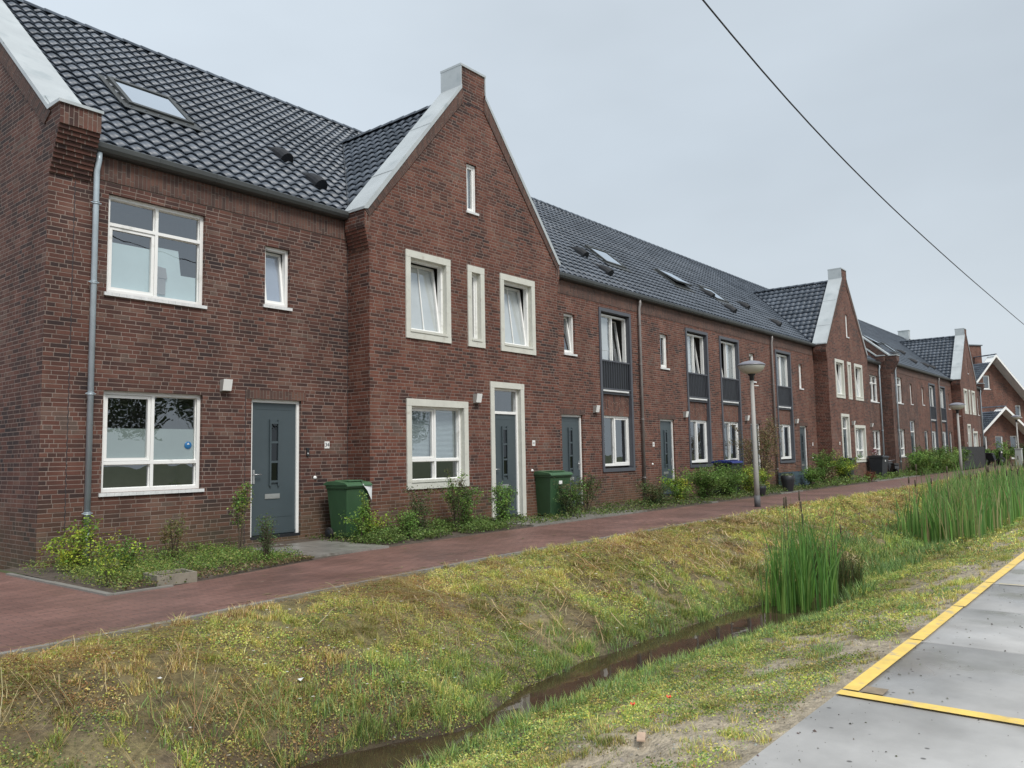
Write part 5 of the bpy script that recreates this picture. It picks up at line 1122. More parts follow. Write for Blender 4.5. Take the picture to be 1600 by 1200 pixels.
def reed_bed():
    parts = []
    for (x0, x1, yc, ry, n, h) in ((20.2, 24, -8.0, .8, 800, 1.55), (24, 30, -7.9, 1.0, 1300, 1.6), (30, 42, -7.8, 1.3, 1700, 1.65), (42, 70, -7.6, 1.5, 1400, 1.7)):
        X = x0+(x1-x0)*RNG.random(n); Y = yc+ry*np.clip(RNG.normal(0, .5, n), -1, 1); Z = terrain(X, Y)-.02; H = h*(.5+.45*RNG.random(n))*(.65+.65*fbm(X*.8, Y*.8, 2)); Cc = shade([(.13, .27, .07), (.17, .32, .085), (.10, .21, .055), (.22, .33, .10), (.34, .32, .15)], n, .12)
        w = .009+.0004*x0; parts.append(ribbons(np.stack([X, Y, Z], -1), RNG.random(n)*6.283, H, H*np.abs(RNG.normal(0, .18, n)), np.full(n, w)*(.7+.6*RNG.random(n)), 5, Cc*1.25, 2.6, twist=RNG.random(n)*6.283, tipc=Cc))
    V, F, C = join(parts); o = np_mesh('reed_bed', V, F, M['leaf'], col=C); tag(o, 'long dense bed of green cattails filling the far end of the ditch', 'reeds', kind='stuff')
    t = thing('cattail_heads', 'dark brown cattail seed heads rising from the far reed bed', 'cattails', (22, -8, WATER_Z)); t['kind'] = 'stuff'; mb = MB()
    for _ in range(46):
        x = random.uniform(-1.5, 22); y = random.uniform(-.7, .9); h = random.uniform(1.25, 1.75); dx = random.uniform(-.08, .08); mb.tube([(x, y, 0), (x+dx*.4, y, h*.6), (x+dx, y, h)], .006, 4); mb.tube([(x+dx, y, h), (x+dx, y, h+.015), (x+dx*1.1, y, h+.16), (x+dx*1.1, y, h+.17)], [.004, .018, .018, .003], 6)
    mb.build('seed_heads', M['bark'], t)
reed_bed()

def shrub(name, label, x, y, z, h, r, nl, ls, pal, nst=7, wide=1.0, group=None, sparse=False, cat='shrub', droop=.25, low=.12, up=.25):
    """multi-stemmed bush: stems fan out, twigs carry leaves in clusters"""
    nl = int(nl*1.9); ls = ls*.74; t = thing(name, label, cat, (x, y, z), 0, group); mb = MB(); tips = []
    for i in range(nst):
        a = random.uniform(0, 6.283); R = r*random.uniform(.15, 1)*wide; hh = h*random.uniform(.6, 1.0) if i else h
        p0 = Vector((random.uniform(-.06, .06)*r*2, random.uniform(-.06, .06)*r*2, -.03)); p3 = Vector((R*math.cos(a)*.9, R*math.sin(a)*.9, hh*.97)); p1 = p0.lerp(p3, .35)+Vector((0, 0, hh*.08)); p2 = p0.lerp(p3, .7)+Vector((random.uniform(-.04, .04), random.uniform(-.04, .04), hh*.04))
        rs = .006+.004*h; mb.tube([p0, p1, p2, p3], rs, 5, r1=rs*.35, cap=False); pts = [p0, p1, p2, p3]
        for j in range(5 if not sparse else 3):
            f = random.uniform(low, 1)*3; k = min(2, int(f)); q = pts[k].lerp(pts[k+1], f-k); b = random.uniform(0, 6.283); l = r*random.uniform(.2, .6)*(1 if not sparse else .5); e = q+Vector((math.cos(b)*l, math.sin(b)*l, l*random.uniform(.1, .8))); mb.tube([q, e], rs*.5, 4, r1=rs*.25, cap=False); tips.append((q, e))
        tips.append((p1, p3)); tips.append((p2, p3))
    mb.build('stems', M['bark'], t)
    T0 = np.array([a for a, b in tips]); T1 = np.array([b for a, b in tips]); i = RNG.choice(len(tips), nl); f = RNG.random(nl)**.7; P = T0[i]*(1-f[:, None])+T1[i]*f[:, None]+RNG.normal(0, .035*(1 if not sparse else .6)+.05*r, (nl, 3))*np.array([1, 1, .8])
    P[:, 2] = np.maximum(P[:, 2], .015); tc = shade(pal, len(tips), .12); C = np.clip(tc[i]*(1+.2*RNG.standard_normal((nl, 1))), .01, .9); s = ls*(.55+.7*RNG.random(nl)); V, F, C = leaves(P, s*1.4, s*.48, C, droop, up)
    np_mesh('foliage', V, F, M['leaf'], t, C); return t
SH = [(.16, .29, .065), (.22, .36, .085), (.10, .18, .045)]
SHD = [(.085, .13, .045), (.12, .18, .06), (.06, .095, .035), (.16, .15, .07)]
YG = [(.40, .50, .06), (.24, .36, .05), (.48, .52, .08), (.16, .25, .05)]
BZ = PATH_Z+.01
gb = 'shrubs in the planting beds along the houses'
shrub('shrub', 'bright yellow-green shrub at the left corner of the brick end wall', 4.70, -.75, BZ, .74, .34, 800, .040, YG, 9, group=gb)
shrub('shrub', 'pale leafy shrub in front of the foot of the zinc downpipe', 4.95, -1.5, BZ, .46, .36, 700, .034, SH+YG, 8, group=gb)
shrub('shrub', 'spindly shrub under the wide ground floor window of number 34', 6.0, -.85, BZ, .70, .40, 420, .032, [(.16, .20, .06), (.20, .17, .07)], 7, group=gb, sparse=True)
shrub('shrub', 'slender upright shrub left of the dark door of number 34', 7.12, -.85, BZ, 1.10, .14, 420, .036, SH+[(.25, .30, .06)], 4, group=gb, low=.45)
shrub('willow_shrub', 'fan of thin upright willow shoots beside the tiled door path', 6.75, -2.1, BZ, .68, .22, 600, .026, [(.09, .15, .05), (.13, .19, .07)], 14, group=gb, up=.9)
shrub('shrub', 'thin grey shrub at the street side of the corner bed', 4.45, -2.3, BZ, .35, .25, 260, .030, YG, 5, group=gb)
def cover(name, label, x0, x1, y0, y1, n, pal, ls, hz=.12):
    X = x0+(x1-x0)*RNG.random(n); Y = np.maximum(y0+(y1-y0)*RNG.random(n), y_bed(X)+.03+.12*RNG.random(n)); k = fbm(X*2.5+7, Y*2.5, 3) > .36; X = X[k]; Y = Y[k]; n = len(X); hgt = fbm(X*3, Y*3+4, 3)
    Z = PATH_Z+.02+hz*hgt*RNG.random(n)*1.6; i = shade(pal, n, .2); s = ls*(.6+.7*RNG.random(n)); V, F, C = leaves(np.stack([X, Y, Z], -1), s*1.4, s*.5, i, .15, .35); tag(np_mesh(name, V, F, M['leaf'], col=C), label, 'ground cover', kind='stuff')
cover('ground_cover', 'bright green low ground cover below the window of number 34', 4.7, 7.25, -2.3, -.05, 26000, [(.16, .27, .06), (.24, .34, .08), (.12, .20, .05), (.30, .32, .10)], .018, .17)
cover('corner_weeds', 'yellow-green weeds filling the corner of the bed by the kerb', 4.26, 5.2, -2.9, -.1, 5200, [(.24, .30, .07), (.30, .34, .09), (.13, .20, .06)], .018, .20)
cover('leaf_litter', 'brown leaf litter and sparse weeds along the bed edges', 4.4, 7.4, -2.9, -1.8, 3600, [(.20, .14, .08), (.26, .20, .11), (.14, .20, .05)], .022, .05)
cover('gable_bed_plants', 'leafy low plants crowding the bed before the nearest gable', 9.0, 13.1, -1.95, -.7, 16000, [(.15, .23, .06), (.20, .30, .08), (.11, .17, .05)], .024, .22)
cover('bed_weeds', 'mixed low weeds in the beds between the door paths', 8.9, 33, -1.9, -.05, 22000, [(.12, .19, .05), (.09, .14, .04), (.20, .22, .08)], .035, .14)
cover('bed_edge_plants', 'low green plants spilling over the edge of the far beds', 33, 66, -1.95, -1.0, 7000, [(.14, .22, .06), (.18, .26, .07)], .06, .3)
for (nm, lb, x, y, h, r, nl, ls, pal, ns, sp_) in [
    ('shrub', 'low leafy shrub in front of the first green wheelie bin', 9.35, -1.25, .55, .42, 850, .036, SH+YG, 8, False),
    ('shrub', 'shrub with arching branch across the first green bin', 9.12, -1.35, .92, .26, 260, .040, [(.17, .28, .06), (.22, .33, .08)], 4, True),
    ('shrub', 'dark low shrub at the corner of the nearest gable', 10.0, -1.45, .52, .38, 850, .034, SH, 8, False),
    ('shrub', 'taller dark shrub left of the nearest gable ground floor window', 10.75, -1.15, .86, .34, 900, .034, SHD, 9, False),
    ('rose_shrub', 'tall thorny rose with bare arching canes before the blinds window', 11.55, -1.3, 1.28, .40, 900, .036, SHD+SH, 9, True),
    ('rose_shrub', 'bushy rose right below the blinds window of the nearest gable', 11.9, -1.2, .90, .40, 1300, .038, SH, 10, False),
    ('shrub', 'shrub standing in front of the tall dark door of the nearest gable', 12.75, -1.5, .88, .36, 1200, .040, SH, 9, False),
    ('shrub', 'round bush between the second green bin and the first weathered downpipe', 15.35, -1.35, .80, .50, 1500, .038, SHD+SH, 11, False),
    ('shrub', 'loose shrub right of the second green bin against the brick wall', 16.35, -1.1, .95, .55, 1000, .038, SHD, 10, True),
    ('shrub', 'dark low shrub at the foot of the first weathered downpipe', 19.4, -1.25, .72, .50, 1200, .045, SHD, 10, False),
    ('shrub', 'light green shrub before the door left of the double bays', 20.9, -1.3, .80, .55, 1400, .05, SH+YG, 10, False),
    ('shrub', 'large dense bush below the left one of the paired bays', 22.6, -1.2, .92, .85, 3000, .05, SH+[(.17, .25, .07)], 14, False),
    ('shrub', 'large dense bush below the blue bin lid', 24.5, -1.25, .92, .85, 3000, .05, SH+[(.16, .26, .06)], 14, False),
    ('shrub', 'yellowing bush directly left of the first street lamp', 25.9, -1.3, .95, .50, 1500, .05, YG+[(.20, .25, .07)], 10, False),
    ('small_tree', 'brown-leaved many-stemmed small tree behind the first street lamp', 27.8, -.95, 2.75, .95, 2300, .055, [(.22, .17, .09), (.28, .22, .11), (.16, .16, .06)], 13, False),
    ('shrub', 'small green shrub right of the first street lamp base', 26.7, -1.4, .8, .35, 600, .05, SH+YG, 7, False),
    ('shrub', 'grey-green low plants beside the black pot', 29.6, -1.25, .42, .5, 600, .05, [(.10, .15, .08), (.14, .19, .10)], 7, False),
    ('shrub', 'green shrub in the bed left of the second gable', 31.4, -1.4, .85, .6, 1200, .055, SH, 9, False),
    ('shrub', 'tall loose shrub against the side wall of the second gable', 33.4, -1.25, 1.5, .75, 1700, .06, SH+[(.28, .24, .12)], 12, False),
    ('shrub', 'leafy shrub left of the lidded dark bin', 35.6, -1.35, 1.1, .7, 1700, .06, SH+YG, 10, False),
    ('shrub', 'small reddish-brown dry plant on the path by the second gable', 38.2, -1.75, .45, .28, 350, .05, [(.24, .09, .05), (.18, .08, .05)], 6, False)]:
    shrub(nm, lb, x, y, BZ, h, r, nl, ls, pal, ns, sparse=sp_, group=gb)
hb = ['first', 'second', 'third', 'fourth', 'fifth', 'sixth']
for i in range(6): shrub('hedge_bush', 'green bush of the far hedge, %s one counting from the black scooter' % hb[i], 47.3+2.1*i, -1.65, BZ, 1.15+.2*(i % 2), 1.0, 1500, .085, SH+[(.17, .24, .06)], 10, group='hedge bushes in front of the second block')
shrub('shrub', 'wide green bush in front of the distant gabled annex', 74.0, -1.6, BZ, 1.7, 1.6, 2200, .11, SH, 12, group=gb)
shrub('shrub', 'bush behind the pale utility post at the far end', 79.5, -2.6, BZ, 1.5, 1.3, 1500, .12, SHD, 10, group=gb)

# ------------------------------------------------------------------ door paths, planter, bins, lamps
def slab_path(label, x0, x1, y1=0.0, n=4, skew=0.0):
    mb = MB(); y0 = float(y_bed((x0+x1)/2))+.03; ny = max(3, int((y1-y0)/.42)); w = (x1-x0)/n; h = (y1-y0)/ny
    for i in range(n):
        for k in range(ny):
            a = x0+i*w; ya = y0+k*h; mb.box(a, a+w-.006, ya, ya+h-.006, PATH_Z-.02, PATH_Z+.034+random.uniform(-.003, .003), skip='u')
    tag(mb.build('door_path', M['concrete_wet']), label, kind='structure')
M['concrete_wet'] = simple('wet_grey_pavers', (.23, .22, .20), .35, var=.25, scale=2.2, bump=.001, dirt=((.13, .12, .10), 4, .55))
slab_path('wet grey paver path to the door of number 34', 7.45, 9.0); slab_path('grey paver path to the tall gable door', 13.2, 14.8); slab_path('grey paver path at the second green bin', 14.8, 17.9)
slab_path('grey paver path left of the double bays', 21.6, 22.0); slab_path('grey paver path behind the small tree', 26.9, 29.0); slab_path('pale paver area by the bins of the second gable', 38.4, 46.5, n=12)
mb = MB(); mb.box(6.55, 7.45, -1.3, -.07, PATH_Z, -.09)
t = thing('planter_box', 'low square timber planter filled with dark soil at the path edge', 'planter', (5.04, -2.64, PATH_Z), math.radians(-6), None); mb = MB()
for (a, b, c, d) in ((-.24, .24, -.22, -.185), (-.24, .24, .185, .22), (-.24, -.205, -.183, .183), (.205, .24, -.183, .183)): mb.box(a, b, c, d, 0, .125)
mb.build('boards', M['wood_planter'], t); mb = MB(); mb.box(-.204, .204, -.182, .182, .0, .088); mb.build('soil', M['soil'], t)

def wheelie(label, x, y, rz, body='green_bin', lid='lid_green', w=.58, d=.62, h=1.0, sticker=False, bag=False, group='wheelie bins outside the houses', z=PATH_Z+.04):
    t = thing('wheelie_bin', label, 'wheelie bin', (x, y, z), rz, group); hb_ = h*.93
    mb = MB(); B = [(-w*.38, -d*.36), (w*.38, -d*.36), (w*.38, d*.30), (-w*.38, d*.30)]; Tt = [(-w*.5, -d*.5), (w*.5, -d*.5), (w*.5, d*.42), (-w*.5, d*.42)]
    def ring(q, z_, s=1.0): return [(p[0]*s, p[1]*s, z_) for p in q]
    R0 = ring(B, .03); R1 = ring([tuple(B[i][k]+(Tt[i][k]-B[i][k])*.93 for k in (0, 1)) for i in range(4)], hb_-.08); R1b = [(p[0]*1.05, p[1]*1.05, p[2]) for p in R1]; R2 = [(p[0]*1.06, p[1]*1.06, hb_-.02) for p in R1]
    mb.face(R0[::-1])
    for a, b in ((R0, R1), (R1, R1b), (R1b, R2)):
        for i in range(4): j = (i+1) % 4; mb.face([a[i], a[j], b[j], b[i]])
    bo = mb.build('body', M[body], t, bevel=.012)
    mb = MB(); y0 = -d*.53; y1 = d*.48; n = 5; pr = [(y0, hb_-.02), (y0-.02, hb_-.045), (y0-.02, hb_-.01), (y0+.04, hb_+.03), (0, hb_+.065), (y1-.06, hb_+.05), (y1+.03, hb_+.01), (y1+.03, hb_-.02)]
    mb.prism(pr, 'x', -w*.54, w*.54); mb.box(-w*.30, w*.30, y0+.09, y1-.12, hb_+.045, hb_+.072); lo = mb.build('lid', M[lid], t, bevel=.010)
    mb = MB(); mb.tube([(-w*.42, y1+.05, hb_-.01), (w*.42, y1+.05, hb_-.01)], .014, 8); mb.box(-w*.40, -w*.34, y1-.03, y1+.06, hb_-.03, hb_+.01); mb.box(w*.34, w*.40, y1-.03, y1+.06, hb_-.03, hb_+.01); mb.build('handle', M[lid], t)
    mb = MB(); mb.tube([(-w*.43, d*.34, .10), (w*.43, d*.34, .10)], .012, 8); mb.build('axle', M['rubber'], t)
    for sx in (-1, 1):
        mb = MB(); mb.lathe([(0, -.022), (.06, -.024), (.095, -.022), (.10, -.01), (.10, .01), (.095, .022), (.06, .024), (0, .022)], (0, 0, 0), 20); mb.xform(Matrix.Translation((sx*w*.45, d*.34, .10)) @ Matrix.Rotation(math.pi/2, 4, 'Y')); wo_ = mb.build('wheel', M['rubber'], t)
        mb = MB(); mb.lathe([(0, .026), (.05, .026), (.055, .022)], (0, 0, 0), 16); mb.xform(Matrix.Translation((sx*w*.45, d*.34, .10)) @ Matrix.Rotation(sx*math.pi/2, 4, 'Y')); mb.build('hub', M['dark_bin'], wo_)
    if sticker: mb = MB(); mb.box(-.055, .045, -d*.492, -d*.47, hb_-.24, hb_-.16); mb.build('sticker', M['plate'], bo)
    if bag:
        mb = MB(); import itertools
        pts = [(w*.10, -d*.565, hb_+.0), (w*.30, -d*.57, hb_-.12), (w*.50, -d*.56, hb_-.30), (w*.575, -d*.50, hb_-.03), (w*.56, d*.02, hb_-.05), (w*.55, d*.02, hb_+.03), (w*.1, -d*.52, hb_+.075)]
        mb.face([pts[0], pts[1], pts[3]]); mb.face([pts[1], pts[2], pts[3]]); mb.face([pts[3], pts[4], pts[5]]); mb.face([pts[0], pts[3], pts[5], pts[6]])
        mb.build('plastic_bag', M['plastic_bag'], bo)
    return t
wheelie('green wheelie bin with a plastic bag under its lid, beside the door of number 34', 9.48, -.55, math.radians(2), w=.56, d=.60, h=1.04, bag=True)
wheelie('green wheelie bin with small white sticker between the tall gable door and next grey door', 15.28, -.82, math.radians(-9), w=.68, d=.78, h=1.06, sticker=True)
wheelie('bin with bright blue lid rising behind the bushes under a bay window', 25.4, -.72, 0, 'dark_bin', 'blue', w=.85, d=.7, h=1.16)
wheelie('dark wheelie bin partly behind the shrub at the second gable', 37.9, -.80, math.radians(5), 'dark_bin', 'black_plastic', w=.70, d=.65, h=1.05)
wheelie('large dark wheelie bin right of the second gable window, flowers behind', 42.0, -1.1, math.radians(-4), 'dark_bin', 'black_plastic', w=.85, d=.72, h=1.12, sticker=True)

def pot(label, x, y, r=.36, h=.42):
    t = thing('plant_pot', label, 'plant pot', (x, y, PATH_Z+.03)); mb = MB(); mb.lathe([(0, 0), (r*.62, 0), (r*.66, .02), (r*.92, h*.7), (r, h), (r*.93, h+.01), (r*.9, h-.03), (0, h-.05)], (0, 0, 0), 28); mb.build('pot', M['black_plastic'], t)
    n = 260; a = RNG.random(n)*6.283; rr = r*.8*np.sqrt(RNG.random(n)); P = np.stack([rr*np.cos(a), rr*np.sin(a), np.full(n, h-.04)+.10*RNG.random(n)], -1); V, F, C = leaves(P, .05+.04*RNG.random(n), .015+.01*RNG.random(n), shade([(.14, .19, .09), (.24, .26, .16)], n)); np_mesh('foliage', V, F, M['leaf'], t, C)
pot('round black plant pot on the path edge before the teal planter', 28.15, -1.72, .25, .55)
pot('small dark plant pot just right of the first street lamp', 25.6, -1.75, .2, .28)
t = thing('planter_box', 'weathered teal wooden planter box against the wall behind the black pot', 'planter', (31.6, -.75, PATH_Z+.03)); mb = MB()
for i in range(4): mb.box(-1.0, 1.0, -.28, -.25, .02+i*.145, .155+i*.145); mb.box(-1.0, 1.0, .25, .28, .02+i*.145, .155+i*.145); mb.box(-1.03, -1.0, -.28, .28, .02+i*.145, .155+i*.145); mb.box(1.0, 1.03, -.28, .28, .02+i*.145, .155+i*.145)
mb.build('boards', M['teal'], t); mb = MB(); mb.box(-.99, .99, -.249, .249, .0, .5); mb.build('soil', M['soil'], t)

def street_lamp(label, x, y, H=3.93):
    t = thing('street_lamp', label, 'street lamp', (x, y, PATH_Z), 0, 'street lamps along the footpath')
    mb = MB(); mb.tube([(0, 0, .0), (0, 0, .9), (0, 0, H-.55)], [.072, .068, .046], 16); mb.build('pole', M['lamp_grey'], t)
    mb = MB(); mb.tube([(0, 0, -.05), (0, 0, .30)], .080, 16); mb.build('base_sleeve', M['lamp_base'], t)
    mb = MB(); mb.lathe([(.052, 0), (.06, .01), (.06, .12), (.10, .16), (.10, .18), (0, .18)], (0, 0, H-.58), 16); mb.build('lamp_collar', M['black_plastic'], t)
    mb = MB(); mb.lathe([(0, 0), (.12, .0), (.22, .035), (.30, .10), (.345, .18), (.355, .215), (0, .22)], (0, 0, H-.40), 28); mb.build('lamp_shade', M['opal'], t)
    mb = MB(); mb.lathe([(.355, 0), (.372, .005), (.375, .02), (.33, .06), (.22, .11), (.10, .135), (0, .14)], (0, 0, H-.185), 28); mb.build('lamp_cap', M['lamp_top'], t)
    mb = MB(); mb.tube([(.04, 0, 0), (.17, 0, 0)], .012, 6); mb.xform(Matrix.Translation((0, 0, H-.72)) @ Matrix.Rotation(-.9, 4, 'Z')); mb.build('bracket', M['plate'], t)
street_lamp('nearest street lamp with bowl head, in front of the brown-leaved small tree', 20.62, -3.68)
street_lamp('middle street lamp, in front of the farthest gabled house', 44.5, -4.26, 3.72)
street_lamp('farthest street lamp at the end of the path near the detached house', 73.5, -3.14, 3.95)

# overhead cable
t = MB(); pts = []; WX = [(-14, 12.2), (-4, 9.3), (3, 7.95), (9.11, 7.06), (11.25, 6.78), (14.13, 6.58), (18.37, 6.42), (25.24, 6.32), (38.2, 6.26), (60, 6.5), (95, 7.6)]
xs_ = np.linspace(-14, 95, 110); zs_ = np.interp(xs_, [p[0] for p in WX], [p[1] for p in WX])
for _ in range(6): zs_[1:-1] = (zs_[:-2]+2*zs_[1:-1]+zs_[2:])/4
t.tube([(float(x), -8.0, float(z)) for x, z in zip(xs_, zs_)], .0125, 6); tag(t.build('overhead_cable', M['wire']), 'thin dark overhead cable crossing the sky above the ditch', 'cable')

# scooter, flower boxes
def scooter(label, x, y, rz, s=1.0):
    t = thing('motor_scooter', label, 'scooter', (x, y, PATH_Z+.03), rz)
    for (wx) in (-.42, .42):
        mb = MB(); mb.lathe([(.15, -.05), (.235, -.045), (.255, 0), (.235, .045), (.15, .05)], (0, 0, 0), 20); mb.xform(Matrix.Translation((wx*s, 0, .255*s)) @ Matrix.Rotation(math.pi/2, 4, 'X') @ Matrix.Scale(s, 4)); wl = mb.build('wheel', M['rubber'], t)
        mb = MB(); mb.lathe([(0, -.04), (.15, -.02), (.15, .02), (0, .04)], (0, 0, 0), 14); mb.xform(Matrix.Translation((wx*s, 0, .255*s)) @ Matrix.Rotation(math.pi/2, 4, 'X') @ Matrix.Scale(s, 4)); mb.build('rim', M['chrome'], wl)
    mb = MB(); mb.prism([(-.55, .42), (-.50, .62), (-.20, .66), (.02, .60), (.10, .34), (.30, .34), (.36, .80), (.46, .82), (.42, .30), (.20, .22), (-.20, .22), (-.30, .40)], 'y', -.12, .12); mb.v = [(v[0]*s, v[1]*s, v[2]*s) for v in mb.v]; mb.build('body', M['black_plastic'], t, bevel=.02)
    mb = MB(); mb.prism([(-.55, .64), (-.45, .74), (-.05, .72), (.03, .64)], 'y', -.13, .13); mb.v = [(v[0]*s, v[1]*s, v[2]*s) for v in mb.v]; mb.build('seat', M['rubber'], t, bevel=.02)
    mb = MB(); mb.tube([(.42*s, -.28*s, .90*s), (.40*s, 0, .86*s), (.42*s, .28*s, .90*s)], .014, 6); mb.build('handlebar', M['chrome'], t)
    mb = MB(); mb.tube([(.42*s, 0, .255*s), (.40*s, 0, .6*s)], .025, 6); mb.build('fork', M['chrome'], t)
    mb = MB(); mb.lathe([(0, .0), (.06, .0), (.07, -.03)], (0, 0, 0), 12); mb.xform(Matrix.Translation((.475*s, 0, .74*s)) @ Matrix.Rotation(math.pi/2, 4, 'Y')); mb.build('headlight', M['plate'], t)
scooter('small dark motor scooter parked beside the large dark bin', 44.3, -1.2, math.radians(35), .95)
scooter('black motor scooter with windscreen parked past the farthest gable', 70.2, -1.9, math.radians(-110), 1.35)
for i, (x, lb) in enumerate(((42.9, 'flower box of white and pink blooms left above the large dark bin'), (44.0, 'flower box of dark red blooms at the right side of the large dark bin'))):
    t = thing('flower_box', lb, 'flower box', (x, -.35, PATH_Z+.95), 0, 'flower boxes by the large dark bin'); mb = MB(); mb.box(-.5, .5, -.14, .14, .0, .22); mb.build('box', M['bark'], t); mb = MB(); mb.box(-.45, -.38, -.05, .05, -.93, -.002); mb.box(.38, .45, -.05, .05, -.93, -.002); mb.build('stand', M['bark'], t)
    n = 260; P = np.stack([RNG.random(n)-.5, RNG.random(n)*.3-.15, .22+.28*RNG.random(n)], -1); cc = [(.65, .62, .62), (.55, .30, .38), (.18, .06, .07)] if i == 0 else [(.30, .05, .08), (.62, .55, .55), (.12, .08, .05)]
    V, F, C = leaves(P, .06+.04*RNG.random(n), .03+.01*RNG.random(n), shade(cc, n)); np_mesh('flowers', V, F, M['leaf'], t, C)
# litter
for (x, y, lb, c) in ((3.2, -6.0, 'crumpled white scrap of litter at the left of the bank', 'plastic_bag'), (4.25, -6.35, 'white paper scrap in the grass near the centre left', 'plastic_bag'), (6.15, -5.55, 'pale flat litter scrap high on the far bank', 'plastic_bag')):
    mb = MB(); z = float(terrain(x, y))+.03; P = [(x+.028*math.cos(k)*random.uniform(.5, 1.5), y+.024*math.sin(k), z+random.uniform(0, .02)) for k in (0, 1, 2.1, 3.1, 4.2, 5.2)]; c0 = (x, y, z+.018)
    for k in range(6): mb.face([P[k], P[(k+1) % 6], c0])
    tag(mb.build('litter_scrap', M[c]), lb, 'litter', 'white litter scraps on the bank')
for (x, y, lb) in ((5.25, -9.0, 'left of two small orange-red poppies near the slab edge'), (5.47, -9.18, 'right of two small orange-red poppies near the slab edge')):
    t = thing('poppy', lb, 'poppy', (x, y, float(terrain(x, y))), 0, 'poppies near the slab edge'); mb = MB(); mb.tube([(0, 0, 0), (.004, 0, .07), (0, 0, .12)], .0015, 5); mb.build('stem', M['field'], t)
    mb = MB(); 
    for k in range(5): a = 1.257*k; mb.face([(0, 0, .115), (.020*math.cos(a-.5), .020*math.sin(a-.5), .13), (.027*math.cos(a), .027*math.sin(a), .138), (.020*math.cos(a+.5), .020*math.sin(a+.5), .13)])
    mb.build('petals', M['flower_red'], t)
mb = MB(); z = float(terrain(4.9, -9.35)); mb.box(-.09, .09, -.028, .028, 0, .010); o = mb.build('wood_chip', M['chip']); o.location = (4.85, -9.3, z+.01); o.rotation_euler = (0, .05, .5); tag(o, 'small flat wooden chip lying on the sandy strip', 'wood chip')

# ------------------------------------------------------------------ fences, far houses
def fence(label, x0, x1, y, h, post=True):
    t = thing('board_fence', label, 'fence', (x0, y, PATH_Z)); mb = MB(); n = int((x1-x0)/.15)
    for i in range(n): mb.box(i*(x1-x0)/n, (i+1)*(x1-x0)/n-.01, 0, .025, .05, h)
    mb.build('boards', M['fence_black'], t)
    for xx in (0, (x1-x0)): mb = MB(); mb.box(xx-.045, xx+.045, -.02, .07, 0, h+.06); mb.build('post', M['fence_black'], t)
fence('low black board fence in front of the farthest gable', 58.0, 66.0, -2.0, 1.5)
t = thing('utility_post', 'short pale rectangular utility cabinet beside the farthest street lamp', 'utility cabinet', (72.2, -3.3, PATH_Z)); mb = MB(); mb.box(-.28, .28, -.22, .22, 0, 1.25); mb.build('cabinet', M['post_grey'], t, bevel=.02); mb = MB(); mb.box(-.31, .31, -.25, .25, 1.25, 1.31); mb.build('cabinet_cap', M['post_grey'], t)
def detached(label, x, y, rz, hw, zr, ze, depth, wins, chimney=True, z0=-.2, off=0):
    t = thing('detached_house', label, 'house', (x, y, 0), rz); mb = MB(); holes = [(w_[0], w_[1], w_[2], w_[3]) for w_ in wins]
    wall_mesh(mb, -hw, hw, z0, [(-hw, ze), (0, zr), (hw, ze)], holes, reveal=.12)
    mb.face([(-hw, depth, z0), (-hw, 0, z0), (-hw, 0, ze), (-hw, depth, ze)]); mb.face([(hw, 0, z0), (hw, depth, z0), (hw, depth, ze), (hw, 0, ze)]); mb.build('walls', M['brick_far'], t)
    s = (zr-ze)/hw; L = math.hypot(hw+.35, s*(hw+.35)); rows = int(L/.34)
    for sg in (-1, 1):
        mb = MB(); V = Vector((-sg, 0, s)).normalized(); Nn = Vector((sg*s, 0, 1)).normalized(); tiles(mb, (sg*(hw+.35), -.9, ze-s*.35+.10), (0, 1, 0), V, Nn, rows, lambda k: [(0, depth+.9)], 4)
        mb.build('roof', M['tile'], t)
        mb = MB(); q = [(sg*(hw+.38), ze-s*.38-.12), (0, zr-.12), (0, zr+.12), (sg*(hw+.38), ze-s*.38+.10)]; mb.prism(q, 'y', -.92, -.87); mb.build('verge_board', M['white'], t)
        mb = MB(); q = [(sg*(hw+.38), ze-s*.38-.05), (0, zr-.05), (0, zr-.02), (sg*(hw+.38), ze-s*.38-.02)]; mb.prism(q, 'y', -.87, 0); mb.build('soffit', M['white'], t)
    ridge_tiles(t, (0, -.9, zr+.12), (0, depth, zr+.12))
    for w_ in wins:
        window(t, w_[0], w_[1], w_[2], w_[3], w_[4] if len(w_) > 4 else [(0, 1, 0, 1, 'sash')])
    if chimney:
        mb = MB(); mb.box(-.85, .95, 1.5, 2.7, zr-1.2, zr+1.25); c_ = mb.build('chimney', M['brick_far'], t); mb = MB(); mb.box(-.95, 1.05, 1.4, 2.8, zr+1.25, zr+1.35); mb.build('chimney_cap', M['lead'], c_)
    return t
ar = math.radians(-33.4)
detached('detached brick house with white verge boards and square chimney at the street end', 86.0, 0.3, ar, 5.3, 9.75, 4.4, 9, [(-.75, .05, 6.7, 8.0), (2.9, 3.6, 4.05, 5.2)])
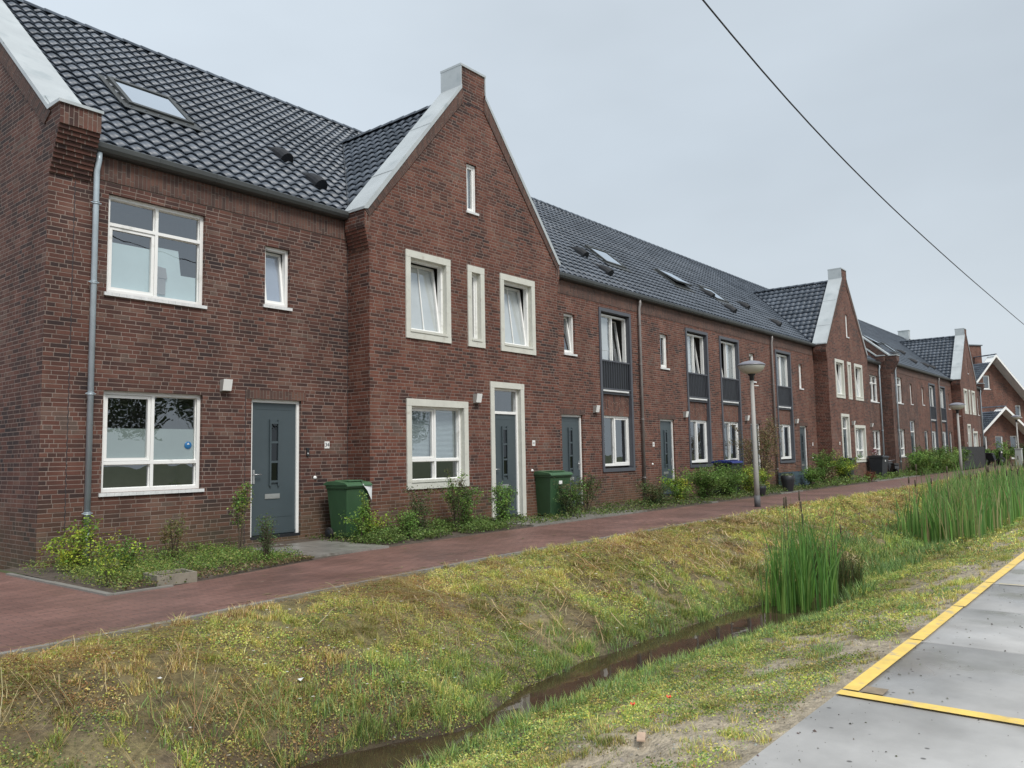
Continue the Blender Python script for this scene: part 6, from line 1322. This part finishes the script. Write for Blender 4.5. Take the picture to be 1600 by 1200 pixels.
detached('single-storey brick annex with three white windows before the detached house', 79.6, -1.0, ar, 3.0, 4.62, 1.9+.35, 6, [(-2.1, -1.25, .3, 2.25), (-.35, .5, .3, 2.25), (1.3, 2.1, .3, 2.25)], chimney=False)
detached('farther brick house with pale verge just cut off by the right frame edge', 112, -7.0, ar, 5.0, 9.0, 4.6, 9, [(-3.4, -1.2, .7, 2.3), (-3.4, -1.2, 3.4, 4.6)], chimney=False)
fence('tall dark garden fence right of the gabled annex', 82.5, 86.5, -3.4, 2.3)

# trees across the road, behind the camera: only their reflection shows in the panes
def big_tree(label, x, y, h, r):
    t = thing('broadleaf_tree', label, 'tree', (x, y, ROAD_Z-.1), 0, 'trees across the road'); mb = MB(); mb.tube([(0, 0, 0), (.1, 0, h*.3), (0, .1, h*.55)], [.32, .24, .15], 8); lim = []
    for i in range(9): a = i*2.4; z = h*random.uniform(.28, .5); e = Vector((math.cos(a)*r*.7, math.sin(a)*r*.7, h*random.uniform(.5, .9))); mb.tube([(0, 0, z), Vector((0, 0, z)).lerp(e, .5)+Vector((0, 0, .4)), e], .10, 5, r1=.03); lim.append(e)
    mb.build('trunk', M['bark'], t); n = 9000; cc = np.array([tuple(e) for e in lim]+[(0, 0, h*.8), (0, 0, h*.65)]); i = RNG.choice(len(cc), n); v = RNG.normal(0, 1, (n, 3)); v /= np.linalg.norm(v, axis=1, keepdims=True); P = cc[i]+v*(r*.42)*RNG.random((n, 1))**.5; s = .10+.08*RNG.random(n)
    V, F, C = leaves(P, s*1.6, s*.6, shade([(.04, .065, .025), (.06, .09, .03), (.03, .05, .02)], n)); np_mesh('crown', V, F, M['leaf'], t, C)
for i, (x, y, h, r) in enumerate(((-14, -40, 8.5, 4.2), (-5, -43, 9.5, 4.6), (4, -41, 8.8, 4.3), (13, -44, 9.6, 4.8), (23, -42, 8.6, 4.5), (34, -43, 9.4, 4.6), (46, -42, 8.8, 4.6), (-24, -42, 9.0, 4.5))): big_tree('dark leafy tree in the row across the road, behind the viewer', x, y, h, r)
